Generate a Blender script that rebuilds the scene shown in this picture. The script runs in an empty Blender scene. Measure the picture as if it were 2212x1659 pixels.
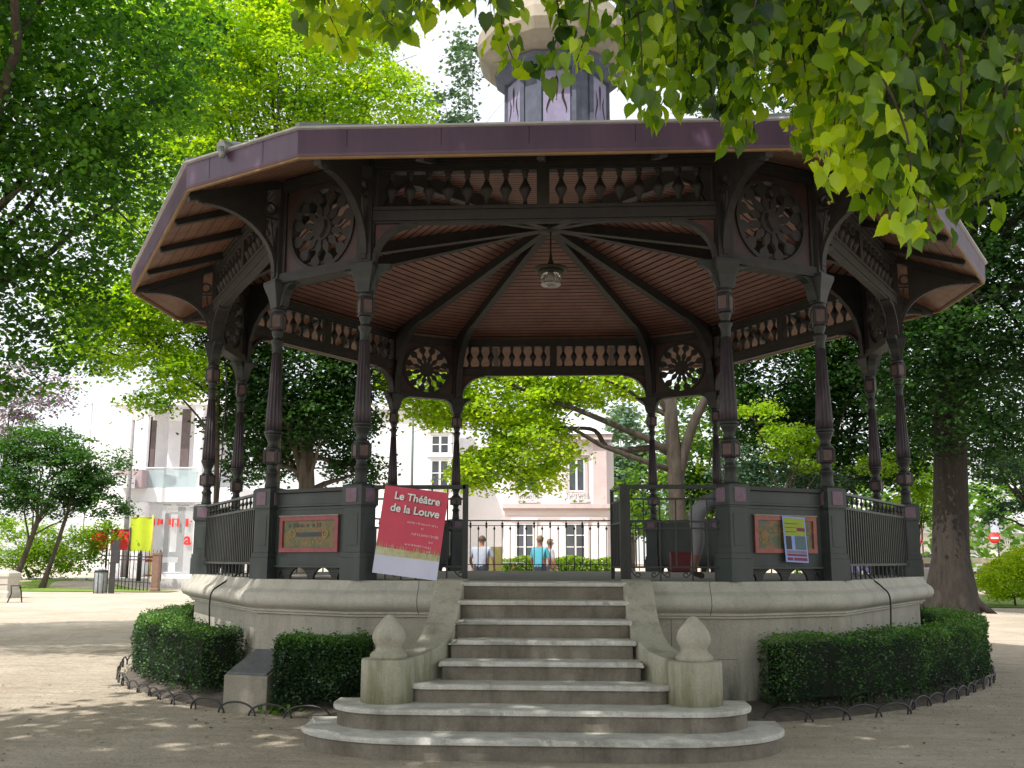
import bpy, bmesh, math, random
import numpy as np
from mathutils import Vector, Matrix
random.seed(7)
R = math.radians
PI = math.pi
SC = bpy.context.scene
COL = SC.collection

# ------------------------------------------------------------------ camera
F_PX, WPX = 2186.36, 2212.0
CAM = Vector((0.2417, -16.662, 1.5805))
PITCH, YAW, ROLL = 0.17211, -0.05271, 0.00253
fw = Vector((math.sin(YAW)*math.cos(PITCH), math.cos(YAW)*math.cos(PITCH), math.sin(PITCH)))
rt = fw.cross(Vector((0, 0, 1))).normalized()
up = rt.cross(fw)
r2 = rt*math.cos(ROLL)+up*math.sin(ROLL)
u2 = up*math.cos(ROLL)-rt*math.sin(ROLL)
cd = bpy.data.cameras.new('camera')
cam = bpy.data.objects.new('camera', cd)
COL.objects.link(cam)
cam.matrix_world = Matrix(((r2.x, u2.x, -fw.x, CAM.x), (r2.y, u2.y, -fw.y, CAM.y), (r2.z, u2.z, -fw.z, CAM.z), (0, 0, 0, 1)))
cd.sensor_width = 36
cd.lens = 36*F_PX/WPX
cd.clip_end = 3000
cd.clip_start = 0.05
SC.camera = cam


def P(x, y, Y):
    """world point seen at picture place (x, y) of the survey drawing, at world depth Y"""
    d = fw+r2*((x-1106)/F_PX)-u2*((y-829.5)/F_PX)
    t = (Y-CAM.y)/d.y
    return CAM+d*t


# ------------------------------------------------------------------ materials
def newmat(name):
    m = bpy.data.materials.new(name)
    m.use_nodes = True
    nt = m.node_tree
    return m, nt, nt.nodes['Principled BSDF']


def node(nt, kind, **kw):
    n = nt.nodes.new(kind)
    for k, v in kw.items():
        if k in n.inputs:
            n.inputs[k].default_value = v
        else:
            setattr(n, k, v)
    return n


def ramp(nt, src, stops):
    r = nt.nodes.new('ShaderNodeValToRGB')
    e = r.color_ramp.elements
    while len(e) < len(stops):
        e.new(0.5)
    for i, (p, c) in enumerate(stops):
        e[i].position = p
        e[i].color = (*c, 1) if len(c) == 3 else c
    nt.links.new(src, r.inputs[0])
    return r.outputs[0]


def paint(name, col, col2=None, scale=3.0, rough=0.6, bump=0.0, bscale=40, metal=0.0, streak=1.0, spec=0.5):
    """colour varied by world-space noise; streak<1 stretches the noise downwards"""
    m, nt, b = newmat(name)
    if col2 is None:
        col2 = tuple(c*0.75 for c in col)
    geo = nt.nodes.new('ShaderNodeNewGeometry')
    mp = nt.nodes.new('ShaderNodeMapping')
    mp.inputs['Scale'].default_value = (1, 1, streak)
    nt.links.new(geo.outputs['Position'], mp.inputs[0])
    n = node(nt, 'ShaderNodeTexNoise', Scale=scale, Detail=8.0, Roughness=0.65)
    nt.links.new(mp.outputs[0], n.inputs['Vector'])
    c = ramp(nt, n.outputs[0], [(0.32, col2), (0.66, col)])
    nt.links.new(c, b.inputs['Base Color'])
    b.inputs['Roughness'].default_value = rough
    b.inputs['Metallic'].default_value = metal
    b.inputs['Specular IOR Level'].default_value = spec
    if bump:
        n2 = node(nt, 'ShaderNodeTexNoise', Scale=bscale, Detail=6.0, Roughness=0.7)
        nt.links.new(geo.outputs['Position'], n2.inputs['Vector'])
        bp = node(nt, 'ShaderNodeBump', Strength=bump, Distance=0.02)
        nt.links.new(n2.outputs[0], bp.inputs['Height'])
        nt.links.new(bp.outputs[0], b.inputs['Normal'])
    return m


def stone(name, col, dark, stain=(0.10, 0.095, 0.075), stain_amt=0.75, moss=None, moss_z=(0.1, 0.6), scale=1.6):
    m, nt, b = newmat(name)
    geo = nt.nodes.new('ShaderNodeNewGeometry')
    n1 = node(nt, 'ShaderNodeTexNoise', Scale=scale, Detail=10.0, Roughness=0.7)
    nt.links.new(geo.outputs['Position'], n1.inputs['Vector'])
    c1 = ramp(nt, n1.outputs[0], [(0.3, dark), (0.68, col)])
    mp = nt.nodes.new('ShaderNodeMapping')
    mp.inputs['Scale'].default_value = (3.2, 3.2, 0.5)
    nt.links.new(geo.outputs['Position'], mp.inputs[0])
    n2 = node(nt, 'ShaderNodeTexNoise', Scale=1.5, Detail=9.0, Roughness=0.72)
    nt.links.new(mp.outputs[0], n2.inputs['Vector'])
    f2 = ramp(nt, n2.outputs[0], [(0.50, (0, 0, 0)), (0.78, (stain_amt,)*3)])
    mx = nt.nodes.new('ShaderNodeMixRGB')
    nt.links.new(f2, mx.inputs[0])
    nt.links.new(c1, mx.inputs[1])
    mx.inputs[2].default_value = (*stain, 1)
    out = mx.outputs[0]
    # pale and dark specks
    n3 = node(nt, 'ShaderNodeTexNoise', Scale=55.0, Detail=3.0, Roughness=0.6)
    nt.links.new(geo.outputs['Position'], n3.inputs['Vector'])
    sp = ramp(nt, n3.outputs[0], [(0.35, (0.86,)*3), (0.62, (1.06,)*3)])
    ml = nt.nodes.new('ShaderNodeMixRGB')
    ml.blend_type = 'MULTIPLY'
    ml.inputs[0].default_value = 0.8
    nt.links.new(out, ml.inputs[1])
    nt.links.new(sp, ml.inputs[2])
    out = ml.outputs[0]
    if moss:
        sx = nt.nodes.new('ShaderNodeSeparateXYZ')
        nt.links.new(geo.outputs['Position'], sx.inputs[0])
        mr = nt.nodes.new('ShaderNodeMapRange')
        mr.inputs[1].default_value, mr.inputs[2].default_value = moss_z
        mr.inputs[3].default_value, mr.inputs[4].default_value = 0.85, 0.0
        nt.links.new(sx.outputs[2], mr.inputs[0])
        mm = nt.nodes.new('ShaderNodeMath')
        mm.operation = 'MULTIPLY'
        nt.links.new(mr.outputs[0], mm.inputs[0])
        f3 = ramp(nt, n2.outputs[0], [(0.34, (0.15,)*3), (0.6, (1,)*3)])
        nt.links.new(f3, mm.inputs[1])
        mx2 = nt.nodes.new('ShaderNodeMixRGB')
        nt.links.new(mm.outputs[0], mx2.inputs[0])
        nt.links.new(out, mx2.inputs[1])
        mx2.inputs[2].default_value = (*moss, 1)
        out = mx2.outputs[0]
    nt.links.new(out, b.inputs['Base Color'])
    b.inputs['Roughness'].default_value = 0.9
    b.inputs['Specular IOR Level'].default_value = 0.25
    n4 = node(nt, 'ShaderNodeTexNoise', Scale=26.0, Detail=8.0, Roughness=0.75)
    nt.links.new(geo.outputs['Position'], n4.inputs['Vector'])
    bp = node(nt, 'ShaderNodeBump', Strength=0.5, Distance=0.012)
    nt.links.new(n4.outputs[0], bp.inputs['Height'])
    nt.links.new(bp.outputs[0], b.inputs['Normal'])
    return m


def leafmat(name, stops, trans=0.45, rough=0.5, gloss=0.03):
    m = bpy.data.materials.new(name)
    m.use_nodes = True
    nt = m.node_tree
    nt.nodes.clear()
    out = nt.nodes.new('ShaderNodeOutputMaterial')
    at = nt.nodes.new('ShaderNodeAttribute')
    at.attribute_name = 'tint'
    c = ramp(nt, at.outputs['Fac'], stops)
    df = nt.nodes.new('ShaderNodeBsdfDiffuse')
    tr = nt.nodes.new('ShaderNodeBsdfTranslucent')
    gl = nt.nodes.new('ShaderNodeBsdfGlossy')
    gl.inputs['Roughness'].default_value = rough
    gl.inputs['Color'].default_value = (0.8, 0.85, 0.8, 1)
    nt.links.new(c, df.inputs[0])
    hs = nt.nodes.new('ShaderNodeMixRGB')
    hs.blend_type = 'MULTIPLY'
    hs.inputs[0].default_value = 1.0
    hs.inputs[2].default_value = (2.0, 1.8, 0.5, 1)
    nt.links.new(c, hs.inputs[1])
    nt.links.new(hs.outputs[0], tr.inputs[0])
    m1 = nt.nodes.new('ShaderNodeMixShader')
    m1.inputs[0].default_value = trans
    nt.links.new(df.outputs[0], m1.inputs[1])
    nt.links.new(tr.outputs[0], m1.inputs[2])
    m2 = nt.nodes.new('ShaderNodeMixShader')
    m2.inputs[0].default_value = gloss
    nt.links.new(m1.outputs[0], m2.inputs[1])
    nt.links.new(gl.outputs[0], m2.inputs[2])
    nt.links.new(m2.outputs[0], out.inputs[0])
    return m


M = {}
M['stone'] = stone('pale limestone', (0.55, 0.53, 0.465), (0.41, 0.395, 0.345), stain_amt=0.35, stain=(0.16, 0.15, 0.125))
M['wallstone'] = stone('plinth limestone', (0.47, 0.445, 0.38), (0.35, 0.33, 0.275), stain_amt=0.4, moss=(0.06, 0.06, 0.052), moss_z=(0.05, 0.55))
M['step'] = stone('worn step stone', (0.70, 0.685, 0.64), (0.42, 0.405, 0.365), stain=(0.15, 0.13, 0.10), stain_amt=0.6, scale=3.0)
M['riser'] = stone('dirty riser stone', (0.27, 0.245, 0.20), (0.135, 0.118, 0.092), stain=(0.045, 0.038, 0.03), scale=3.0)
M['mossy'] = stone('mossy limestone', (0.54, 0.515, 0.43), (0.38, 0.36, 0.29), moss=(0.17, 0.18, 0.075), moss_z=(0.25, 0.95))
M['joint'] = paint('joint dirt', (0.09, 0.08, 0.065), rough=1)
M['floor'] = stone('platform floor', (0.42, 0.41, 0.38), (0.30, 0.29, 0.26), stain_amt=0.3)
M['iron'] = paint('dark green painted iron', (0.024, 0.027, 0.025), (0.011, 0.013, 0.012), scale=5, rough=0.5, bump=0.15, bscale=70)
M['panel'] = paint('grey green painted board', (0.050, 0.064, 0.060), (0.028, 0.037, 0.035), scale=3.5, rough=0.5, bump=0.1, bscale=40, streak=0.3)
M['wood'] = paint('dark brown green timber', (0.026, 0.022, 0.020), (0.012, 0.011, 0.010), scale=6, rough=0.6, bump=0.2)
M['plum'] = paint('plum grey painted column', (0.085, 0.064, 0.078), (0.034, 0.028, 0.033), scale=9, rough=0.5, bump=0.2, streak=0.4)
M['pink'] = paint('faded mauve paint', (0.21, 0.135, 0.185), (0.14, 0.09, 0.125), scale=14, rough=0.6, bump=0.2)
M['rosepaint'] = paint('brown rose paint', (0.13, 0.078, 0.07), (0.07, 0.045, 0.042), scale=12, rough=0.6)
M['darkred'] = paint('dark brown red paint', (0.060, 0.027, 0.023), (0.028, 0.016, 0.014), scale=6, rough=0.55)
M['barkmid'] = paint('grey brown bark', (0.075, 0.060, 0.045), (0.022, 0.019, 0.015), scale=6, rough=0.95, bump=1.0, bscale=12, streak=0.3)
M['redpaint'] = paint('dull red paint', (0.12, 0.035, 0.03), (0.045, 0.02, 0.018), scale=6, rough=0.5)
M['fascia'] = paint('purple fascia paint', (0.125, 0.070, 0.128), (0.072, 0.043, 0.08), scale=2.2, rough=0.35, streak=0.15, bump=0.05)
M['lip'] = paint('ochre lip', (0.30, 0.17, 0.07), rough=0.6)
M['soffit'] = paint('red brown soffit boards', (0.30, 0.145, 0.088), (0.17, 0.08, 0.05), scale=5, rough=0.55, bump=0.1)
M['ceiling'] = paint('red brown ceiling boards', (0.26, 0.118, 0.088), (0.165, 0.07, 0.052), scale=2.5, rough=0.6)
M['dark'] = paint('dark joint and board shade', (0.03, 0.02, 0.017), rough=0.9)
M['zinc'] = paint('weathered zinc', (0.34, 0.36, 0.38), (0.22, 0.235, 0.25), scale=4, rough=0.45, metal=0.3)
M['drip'] = paint('pale metal drip edge', (0.62, 0.62, 0.64), (0.45, 0.45, 0.47), rough=0.4)
M['dome'] = paint('taupe dome sheet', (0.36, 0.31, 0.235), (0.22, 0.19, 0.145), scale=1.7, rough=0.5)
M['lilac'] = paint('pale lilac lantern panel', (0.30, 0.27, 0.43), (0.21, 0.19, 0.31), scale=5, rough=0.5)
M['slate'] = paint('blue grey lantern frame', (0.10, 0.115, 0.17), (0.06, 0.068, 0.105), scale=6, rough=0.5)
M['bark'] = paint('brown bark', (0.10, 0.078, 0.058), (0.035, 0.028, 0.022), scale=7, rough=0.95, bump=1.0, bscale=14, streak=0.18)
M['barkdark'] = paint('dark furrowed bark', (0.034, 0.026, 0.021), (0.012, 0.010, 0.008), scale=8, rough=0.95, bump=1.0, bscale=14, streak=0.12)
M['black'] = paint('black rubber', (0.014, 0.014, 0.016), rough=0.5)
M['white'] = paint('white paint', (0.85, 0.85, 0.87), (0.76, 0.76, 0.79), rough=0.6)
M['winglass'] = paint('dark window glass', (0.10, 0.11, 0.13), (0.05, 0.055, 0.07), scale=1.3, rough=0.12, spec=0.9)
M['mail'] = paint('galvanised hoop', (0.07, 0.07, 0.075), (0.035, 0.035, 0.04), scale=30, rough=0.45, metal=0.5)


# ------------------------------------------------------------------ mesh helpers
class MB:
    def __init__(s):
        s.v, s.f, s.m, s.sm = [], [], [], []

    def add(s, vs, fs, mi=0, T=None, smooth=False):
        o = len(s.v)
        s.v += [tuple(T(p)) if T else tuple(p) for p in vs]
        s.f += [tuple(o+i for i in f) for f in fs]
        s.m += [mi]*len(fs)
        s.sm += [smooth]*len(fs)

    def box(s, x0, x1, y0, y1, z0, z1, mi=0, T=None):
        v = [(x, y, z) for x in (x0, x1) for y in (y0, y1) for z in (z0, z1)]
        s.add(v, [(0, 1, 3, 2), (4, 6, 7, 5), (0, 4, 5, 1), (2, 3, 7, 6), (0, 2, 6, 4), (1, 5, 7, 3)], mi, T)

    def bar(s, a, b, w, h, mi=0, T=None, side=None):
        """rectangular bar from a to b, width w sideways, height h"""
        a, b = Vector(a), Vector(b)
        d = (b-a).normalized()
        sd = Vector(side) if side else d.cross(Vector((0, 0, 1)))
        if sd.length < 1e-4:
            sd = Vector((1, 0, 0))
        sd.normalize()
        u = sd.cross(d).normalized()
        v = []
        for p in (a, b):
            for i, j in ((-1, -1), (1, -1), (1, 1), (-1, 1)):
                v.append(p+sd*(i*w/2)+u*(j*h/2))
        s.add(v, [(0, 3, 2, 1), (4, 5, 6, 7), (0, 1, 5, 4), (1, 2, 6, 5), (2, 3, 7, 6), (3, 0, 4, 7)], mi, T)

    def tube(s, pts, r, seg=8, mi=0, T=None, caps=True, smooth=True):
        pts = [Vector(p) for p in pts]
        rs = r if isinstance(r, (list, tuple)) else [r]*len(pts)
        n = len(pts)
        v = []
        ref = None
        for i, p in enumerate(pts):
            d = (pts[min(i+1, n-1)]-pts[max(i-1, 0)])
            if d.length < 1e-9:
                d = Vector((0, 0, 1))
            d.normalize()
            if ref is None:
                ref = d.orthogonal().normalized()
            else:
                ref = (ref-d*ref.dot(d))
                if ref.length < 1e-6:
                    ref = d.orthogonal()
                ref.normalize()
            q = d.cross(ref)
            for k in range(seg):
                a = 2*PI*k/seg
                v.append(p+(ref*math.cos(a)+q*math.sin(a))*rs[i])
        f = []
        for i in range(n-1):
            for k in range(seg):
                k2 = (k+1) % seg
                f.append((i*seg+k, i*seg+k2, (i+1)*seg+k2, (i+1)*seg+k))
        s.add(v, f, mi, T, smooth)
        if caps:
            o = len(s.v)-len(v)
            s.f += [tuple(o+k for k in reversed(range(seg))), tuple(o+(n-1)*seg+k for k in range(seg))]
            s.m += [mi, mi]
            s.sm += [False, False]

    def lathe(s, prof, seg=20, mi=0, T=None, cx=0, cy=0, smooth=True, flute=0, fr=0.0, square=False, rot=0.0):
        v = []
        for (r, z) in prof:
            for k in range(seg):
                a = 2*PI*k/seg+rot
                rr = r*(1-(fr*(0.5-0.5*math.cos(flute*a)) if flute else 0))
                v.append((cx+rr*math.cos(a), cy+rr*math.sin(a), z))
        f = []
        for i in range(len(prof)-1):
            for k in range(seg):
                k2 = (k+1) % seg
                f.append((i*seg+k, i*seg+k2, (i+1)*seg+k2, (i+1)*seg+k))
        f.append(tuple(reversed(range(seg))))
        f.append(tuple((len(prof)-1)*seg+k for k in range(seg)))
        s.add(v, f[:-2], mi, T, smooth)
        o = len(s.v)-len(v)
        for c in f[-2:]:
            s.f.append(tuple(o+i for i in c))
            s.m.append(mi)
            s.sm.append(False)

    def prism(s, poly, z0, z1, mi=0, T=None, axis='z'):
        """poly (a,b) list extruded; axis z: (a,b,z); axis y: (a,z=b) extruded in y"""
        n = len(poly)
        if axis == 'z':
            v = [(a, b, z0) for a, b in poly]+[(a, b, z1) for a, b in poly]
        else:
            v = [(a, z0, b) for a, b in poly]+[(a, z1, b) for a, b in poly]
        f = [tuple(range(n))[::-1], tuple(range(n, 2*n))]
        f += [(i, (i+1) % n, n+(i+1) % n, n+i) for i in range(n)]
        s.add(v, f, mi, T)

    def build(s, name, mats, parent=None, bevel=0.0, loc=None):
        me = bpy.data.meshes.new(name)
        me.from_pydata(s.v, [], s.f)
        if not isinstance(mats, (list, tuple)):
            mats = [mats]
        for m in mats:
            me.materials.append(m)
        me.polygons.foreach_set('material_index', s.m)
        me.polygons.foreach_set('use_smooth', s.sm)
        bm = bmesh.new()
        bm.from_mesh(me)
        bmesh.ops.recalc_face_normals(bm, faces=bm.faces)
        bm.to_mesh(me)
        bm.free()
        me.update()
        o = bpy.data.objects.new(name, me)
        COL.objects.link(o)
        if loc is not None:
            o.location = loc
        if parent:
            o.parent = parent
        if bevel:
            b = o.modifiers.new('edge', 'BEVEL')
            b.width = bevel
            b.segments = 2
            b.limit_method = 'ANGLE'
            b.angle_limit = R(40)
        return o


def empty(name, loc=(0, 0, 0), rz=0.0, parent=None):
    o = bpy.data.objects.new(name, None)
    o.empty_display_size = 0.2
    COL.objects.link(o)
    o.location = loc
    o.rotation_euler.z = rz
    if parent:
        o.parent = parent
    return o


def tag(o, label=None, cat=None, group=None, kind=None):
    if label:
        o['label'] = label
    if cat:
        o['category'] = cat
    if group:
        o['group'] = group
    if kind:
        o['kind'] = kind
    return o


def copy_tree(o, parent=None):
    c = o.copy()
    COL.objects.link(c)
    c.parent = parent
    for ch in [x for x in bpy.data.objects if x.parent == o]:
        copy_tree(ch, c)
    return c


def rotated_copies(objs, angles):
    """sixfold repeats of a part (and its sub-parts) around the bandstand axis"""
    out = []
    for a in angles:
        for o in objs:
            c = o.copy()
            COL.objects.link(c)
            c.parent = o.parent
            c.rotation_euler.z = a
            for ch in [x for x in bpy.data.objects if x.parent == o]:
                d = ch.copy()
                COL.objects.link(d)
                d.parent = c
            out.append(c)
    return out


def text_mesh(name, body, size, mat, parent=None, mw=None, extrude=0.001, align='CENTER', bold=0.0, shear=0.0):
    cu = bpy.data.curves.new(name, 'FONT')
    cu.body = body
    cu.size = size
    cu.extrude = extrude
    cu.offset = bold
    cu.shear = shear
    cu.align_x = align
    cu.align_y = 'CENTER'
    t = bpy.data.objects.new(name, cu)
    COL.objects.link(t)
    dg = bpy.context.evaluated_depsgraph_get()
    me = bpy.data.meshes.new_from_object(t.evaluated_get(dg))
    bpy.data.objects.remove(t)
    me.materials.clear()
    me.materials.append(mat)
    o = bpy.data.objects.new(name, me)
    COL.objects.link(o)
    if parent:
        o.parent = parent
    if mw is not None:
        o.matrix_local = mw
    return o


# ------------------------------------------------------------------ leaves
rng = np.random.default_rng(11)
LEAF = np.array([(0, 0, 0), (0.42, 0.38, 0.05), (0, 1.0, -0.08), (-0.42, 0.38, 0.05)])
LEAF_F = [(0, 1, 2), (0, 2, 3)]
# a linden leaf: heart shaped, pointed tip, folded on its rib
_h = [(0, 0.06), (0.16, -0.04), (0.34, 0.0), (0.47, 0.16), (0.50, 0.34), (0.44, 0.52), (0.33, 0.68), (0.18, 0.84), (0.07, 0.94), (0, 1.10)]
HEART = np.array([(0, 0, 0.0)]+[(x, y, 0.10*abs(x)-0.05*y*y) for x, y in _h] + [(-x, y, 0.10*abs(x)-0.05*y*y) for x, y in _h[1:-1]])
# toothed edge
_h2 = []
for _i in range(len(_h)-1):
    (_a, _b), (_c, _d) = _h[_i], _h[_i+1]
    _h2.append((_a, _b))
    if _i > 0:
        _h2.append(((_a+_c)/2*0.94, (_b+_d)/2-0.012))
_h = _h2+[_h[-1]]
HEART = np.array([(0, 0, 0.0)]+[(x, y, 0.16*abs(x)-0.10*y*y) for x, y in _h] + [(-x, y, 0.16*abs(x)-0.10*y*y+0.06*x*y) for x, y in _h[1:-1]])
_n = len(_h)
HEART[0] = (0, 0.42, -0.012)
HEART_F = [(0, i, i+1) for i in range(1, _n)] + [(0, _n+i, _n+i-1) if i > 1 else (0, _n+1, 1) for i in range(1, _n-1)] + [(0, _n, 2*_n-2)]


def leaf_mesh(name, pos, size, mat, tint, template=LEAF, faces=LEAF_F, parent=None, droop=0.35, spread=0.9, face=None, hang=False):
    """pos (N,3); every leaf gets its own direction; droop is how far tips point down"""
    N = len(pos)
    th = rng.uniform(0, 2*PI, N)
    dirv = np.stack([np.cos(th), np.sin(th), -droop+rng.normal(0, 0.35, N)], 1)
    if hang:
        dirv = np.stack([np.cos(th)*0.5, np.sin(th)*0.5, -1+rng.normal(0, 0.25, N)], 1)+rng.normal(0, 0.32, (N, 3))
    dirv /= np.linalg.norm(dirv, axis=1)[:, None]
    nrm = np.stack([rng.normal(0, spread, N), rng.normal(0, spread, N), np.ones(N)], 1)
    if face is not None:
        nrm = np.array(face)[None, :]+rng.normal(0, spread, (N, 3))
    nrm -= dirv*np.sum(nrm*dirv, 1)[:, None]
    nrm /= np.linalg.norm(nrm, axis=1)[:, None]+1e-9
    side = np.cross(dirv, nrm)
    sz = size*rng.uniform(0.65, 1.25, N)
    T = template
    asp = rng.uniform(0.6, 1.12, N)[:, None, None] if len(T) > 4 else 1.0
    V = (side[:, None, :]*T[None, :, 0, None]*asp+dirv[:, None, :]*T[None, :, 1, None]+nrm[:, None, :]*T[None, :, 2, None]*(rng.uniform(-0.6, 2.8, N)[:, None, None] if len(T) > 4 else 1.0))*sz[:, None, None]+pos[:, None, :]
    V = V.reshape(-1, 3)
    k, nf = len(T), len(faces)
    Fc = (np.array(faces)[None, :, :]+(np.arange(N)*k)[:, None, None]).reshape(-1)
    me = bpy.data.meshes.new(name)
    me.vertices.add(len(V))
    me.vertices.foreach_set('co', V.ravel())
    me.loops.add(len(Fc))
    me.loops.foreach_set('vertex_index', Fc.astype(np.int32))
    me.polygons.add(N*nf)
    me.polygons.foreach_set('loop_start', np.arange(0, N*nf*3, 3, dtype=np.int32))
    me.polygons.foreach_set('loop_total', np.full(N*nf, 3, dtype=np.int32))
    at = me.attributes.new('tint', 'FLOAT', 'FACE')
    tv = np.clip(tint, 0, 1)
    at.data.foreach_set('value', np.repeat(tv, nf).astype(np.float32))
    me.materials.append(mat)
    me.update(calc_edges=True)
    if k > 400:
        me.polygons.foreach_set('use_smooth', np.ones(N*nf, dtype=bool))
    o = bpy.data.objects.new(name, me)
    COL.objects.link(o)
    if parent:
        o.parent = parent
    return o


def clumps(ells, n_clump, per, cr=0.5, flat=0.45, shell=0.5):
    """leaf places inside a list of ellipsoids (centre, radii): flat sprays of leaves"""
    w = np.array([e[1][0]*e[1][1]*e[1][2] for e in ells], float)
    w = w**0.75
    w /= w.sum()
    idx = rng.choice(len(ells), n_clump, p=w)
    C = np.array([list(e[0]) for e in ells])[idx]
    Rr = np.array([list(e[1]) for e in ells])[idx]
    d = rng.normal(0, 1, (n_clump, 3))
    d /= np.linalg.norm(d, axis=1)[:, None]
    rad = rng.uniform(0, 1, n_clump)**(1/(3+3*shell))
    cc = C+d*Rr*rad[:, None]
    ct = rng.normal(0, 1, n_clump)
    sizes = cr*rng.uniform(0.6, 1.35, n_clump)
    ci = np.repeat(np.arange(n_clump), per)
    off = rng.normal(0, 0.5, (n_clump*per, 3))*sizes[ci][:, None]*np.array([1, 1, flat])
    # sprays sag away from their middle
    off[:, 2] -= 0.25*(off[:, 0]**2+off[:, 1]**2)/np.maximum(sizes[ci], .1)
    return cc[ci]+off, ct[ci], cc


G_Z = -0.06


def sstep(a, b, x):
    t = np.clip((x-a)/(b-a), 0, 1)
    return t*t*(3-2*t)


def ground_z(x, y):
    x = np.asarray(x, float)
    y = np.asarray(y, float)
    z = G_Z+0.5*sstep(5.6, 8.6, y)*(1-sstep(7, 11, np.abs(x)))*(1-sstep(60, 90, y))
    z = z+0.45*sstep(35, 40, y)*sstep(-22, -27, x)
    return z
# ------------------------------------------------------------------ bandstand
RC = 5.5215                      # radius of the twelve columns
AP = 5.1028                      # apothem of the long bays
HL = 2.1086                      # half a long bay
SB = 1.4506                      # short bay
FZ = 1.35                        # platform floor
R1 = Vector((HL, -AP, 0))
US = Vector((math.cos(R(30)), math.sin(R(30)), 0))
NS = Vector((math.sin(R(30)), -math.cos(R(30)), 0))


def TS(p):                       # short bay frame: along, outward, up
    q = R1+US*p[0]+NS*p[1]
    return (q.x, q.y, p[2])


def TL(p):                       # long front bay frame: x, outward, up
    return (p[0], -AP-p[1], p[2])


def poly12(r):
    out = []
    for k in range(6):
        for a in (-22.45, 22.45):
            t = R(-90+60*k+a)
            out.append((r*math.cos(t), r*math.sin(t)))
    return out


K6 = [R(60*k) for k in range(1, 6)]
band = tag(empty('bandstand'), 'twelve sided park bandstand with dark columns and purple fascia on a stone plinth', 'bandstand')

# plinth
mb = MB()
prof = [(0.14, FZ), (0.205, 1.245), (0.262, 1.205), (0.292, 1.15), (0.292, 1.10), (0.262, 1.055), (0.19, 1.02), (0.165, 1.005), (0.165, 0.985), (0.135, 0.975), (0.135, 0.955), (0.09, 0.945), (0.09, 0.30), (0.09, -0.3)]
NSEG = 12


def ring_pts(off, n=1):
    r = RC*(AP+off)/AP
    return [Vector((x, y, 0)) for x, y in poly12(r)]


vs, fs, ms = [], [], []
for i, (o, z) in enumerate(prof):
    for q in ring_pts(o):
        vs.append((q.x, q.y, z))
for i in range(len(prof)-1):
    for k in range(12):
        fs.append((i*12+k, i*12+(k+1) % 12, (i+1)*12+(k+1) % 12, (i+1)*12+k))
        ms.append(0 if i < 11 else 1)
for f, m in zip(fs, ms):
    pass
mb.v = vs
mb.f = fs
mb.m = ms
mb.sm = [2 <= (i//12) <= 6 for i in range(len(fs))]
# joints in the coping and in the wall
for k in range(12):
    A = ring_pts(0.0)[k]
    B = ring_pts(0.0)[(k+1) % 12]
    u = (B-A).normalized()
    nn = Vector((u.y, -u.x, 0))
    L = (B-A).length
    js = [0.02, L*0.5, L*0.98] if L < 2 else [L*0.17, L*0.42, L*0.71, L*0.93]
    for j in js:
        if k == 0 and abs((A+u*j).x) < 1.25:
            continue
        for i in range(0, 8):
            (o1, z1), (o2, z2) = prof[i], prof[i+1]
            p1 = A+u*j+nn*(o1+0.0012)
            p2 = A+u*j+nn*(o2+0.0012)
            mb.add([(p1-u*0.0035)+Vector((0, 0, z1)), (p1+u*0.0035)+Vector((0, 0, z1)), (p2+u*0.0035)+Vector((0, 0, z2)), (p2-u*0.0035)+Vector((0, 0, z2))], [(0, 1, 2, 3)], 2)
    for j in ([L*0.33, L*0.8] if L < 2 else [L*0.09, L*0.33, L*0.56, L*0.83]):
        p1 = A+u*j+nn*0.0915
        mb.add([(p1-u*0.003)+Vector((0, 0, 0.0)), (p1+u*0.003)+Vector((0, 0, 0.0)), (p1+u*0.003)+Vector((0, 0, 0.94)), (p1-u*0.003)+Vector((0, 0, 0.94))], [(0, 1, 2, 3)], 2)
    p0, p1 = A+nn*0.0915, B+nn*0.0915
    mb.add([p0+Vector((0, 0, .515)), p1+Vector((0, 0, .515)), p1+Vector((0, 0, .52)), p0+Vector((0, 0, .52))], [(0, 1, 2, 3)], 2)
plinth = mb.build('plinth', [M['stone'], M['wallstone'], M['joint']], band)
mb = MB()
mb.add([(q.x, q.y, FZ) for q in ring_pts(0.14)], [tuple(range(12))])
mb.build('platform_floor', M['floor'], band)

# ---- staircase
import mathutils.noise as mn


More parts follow.
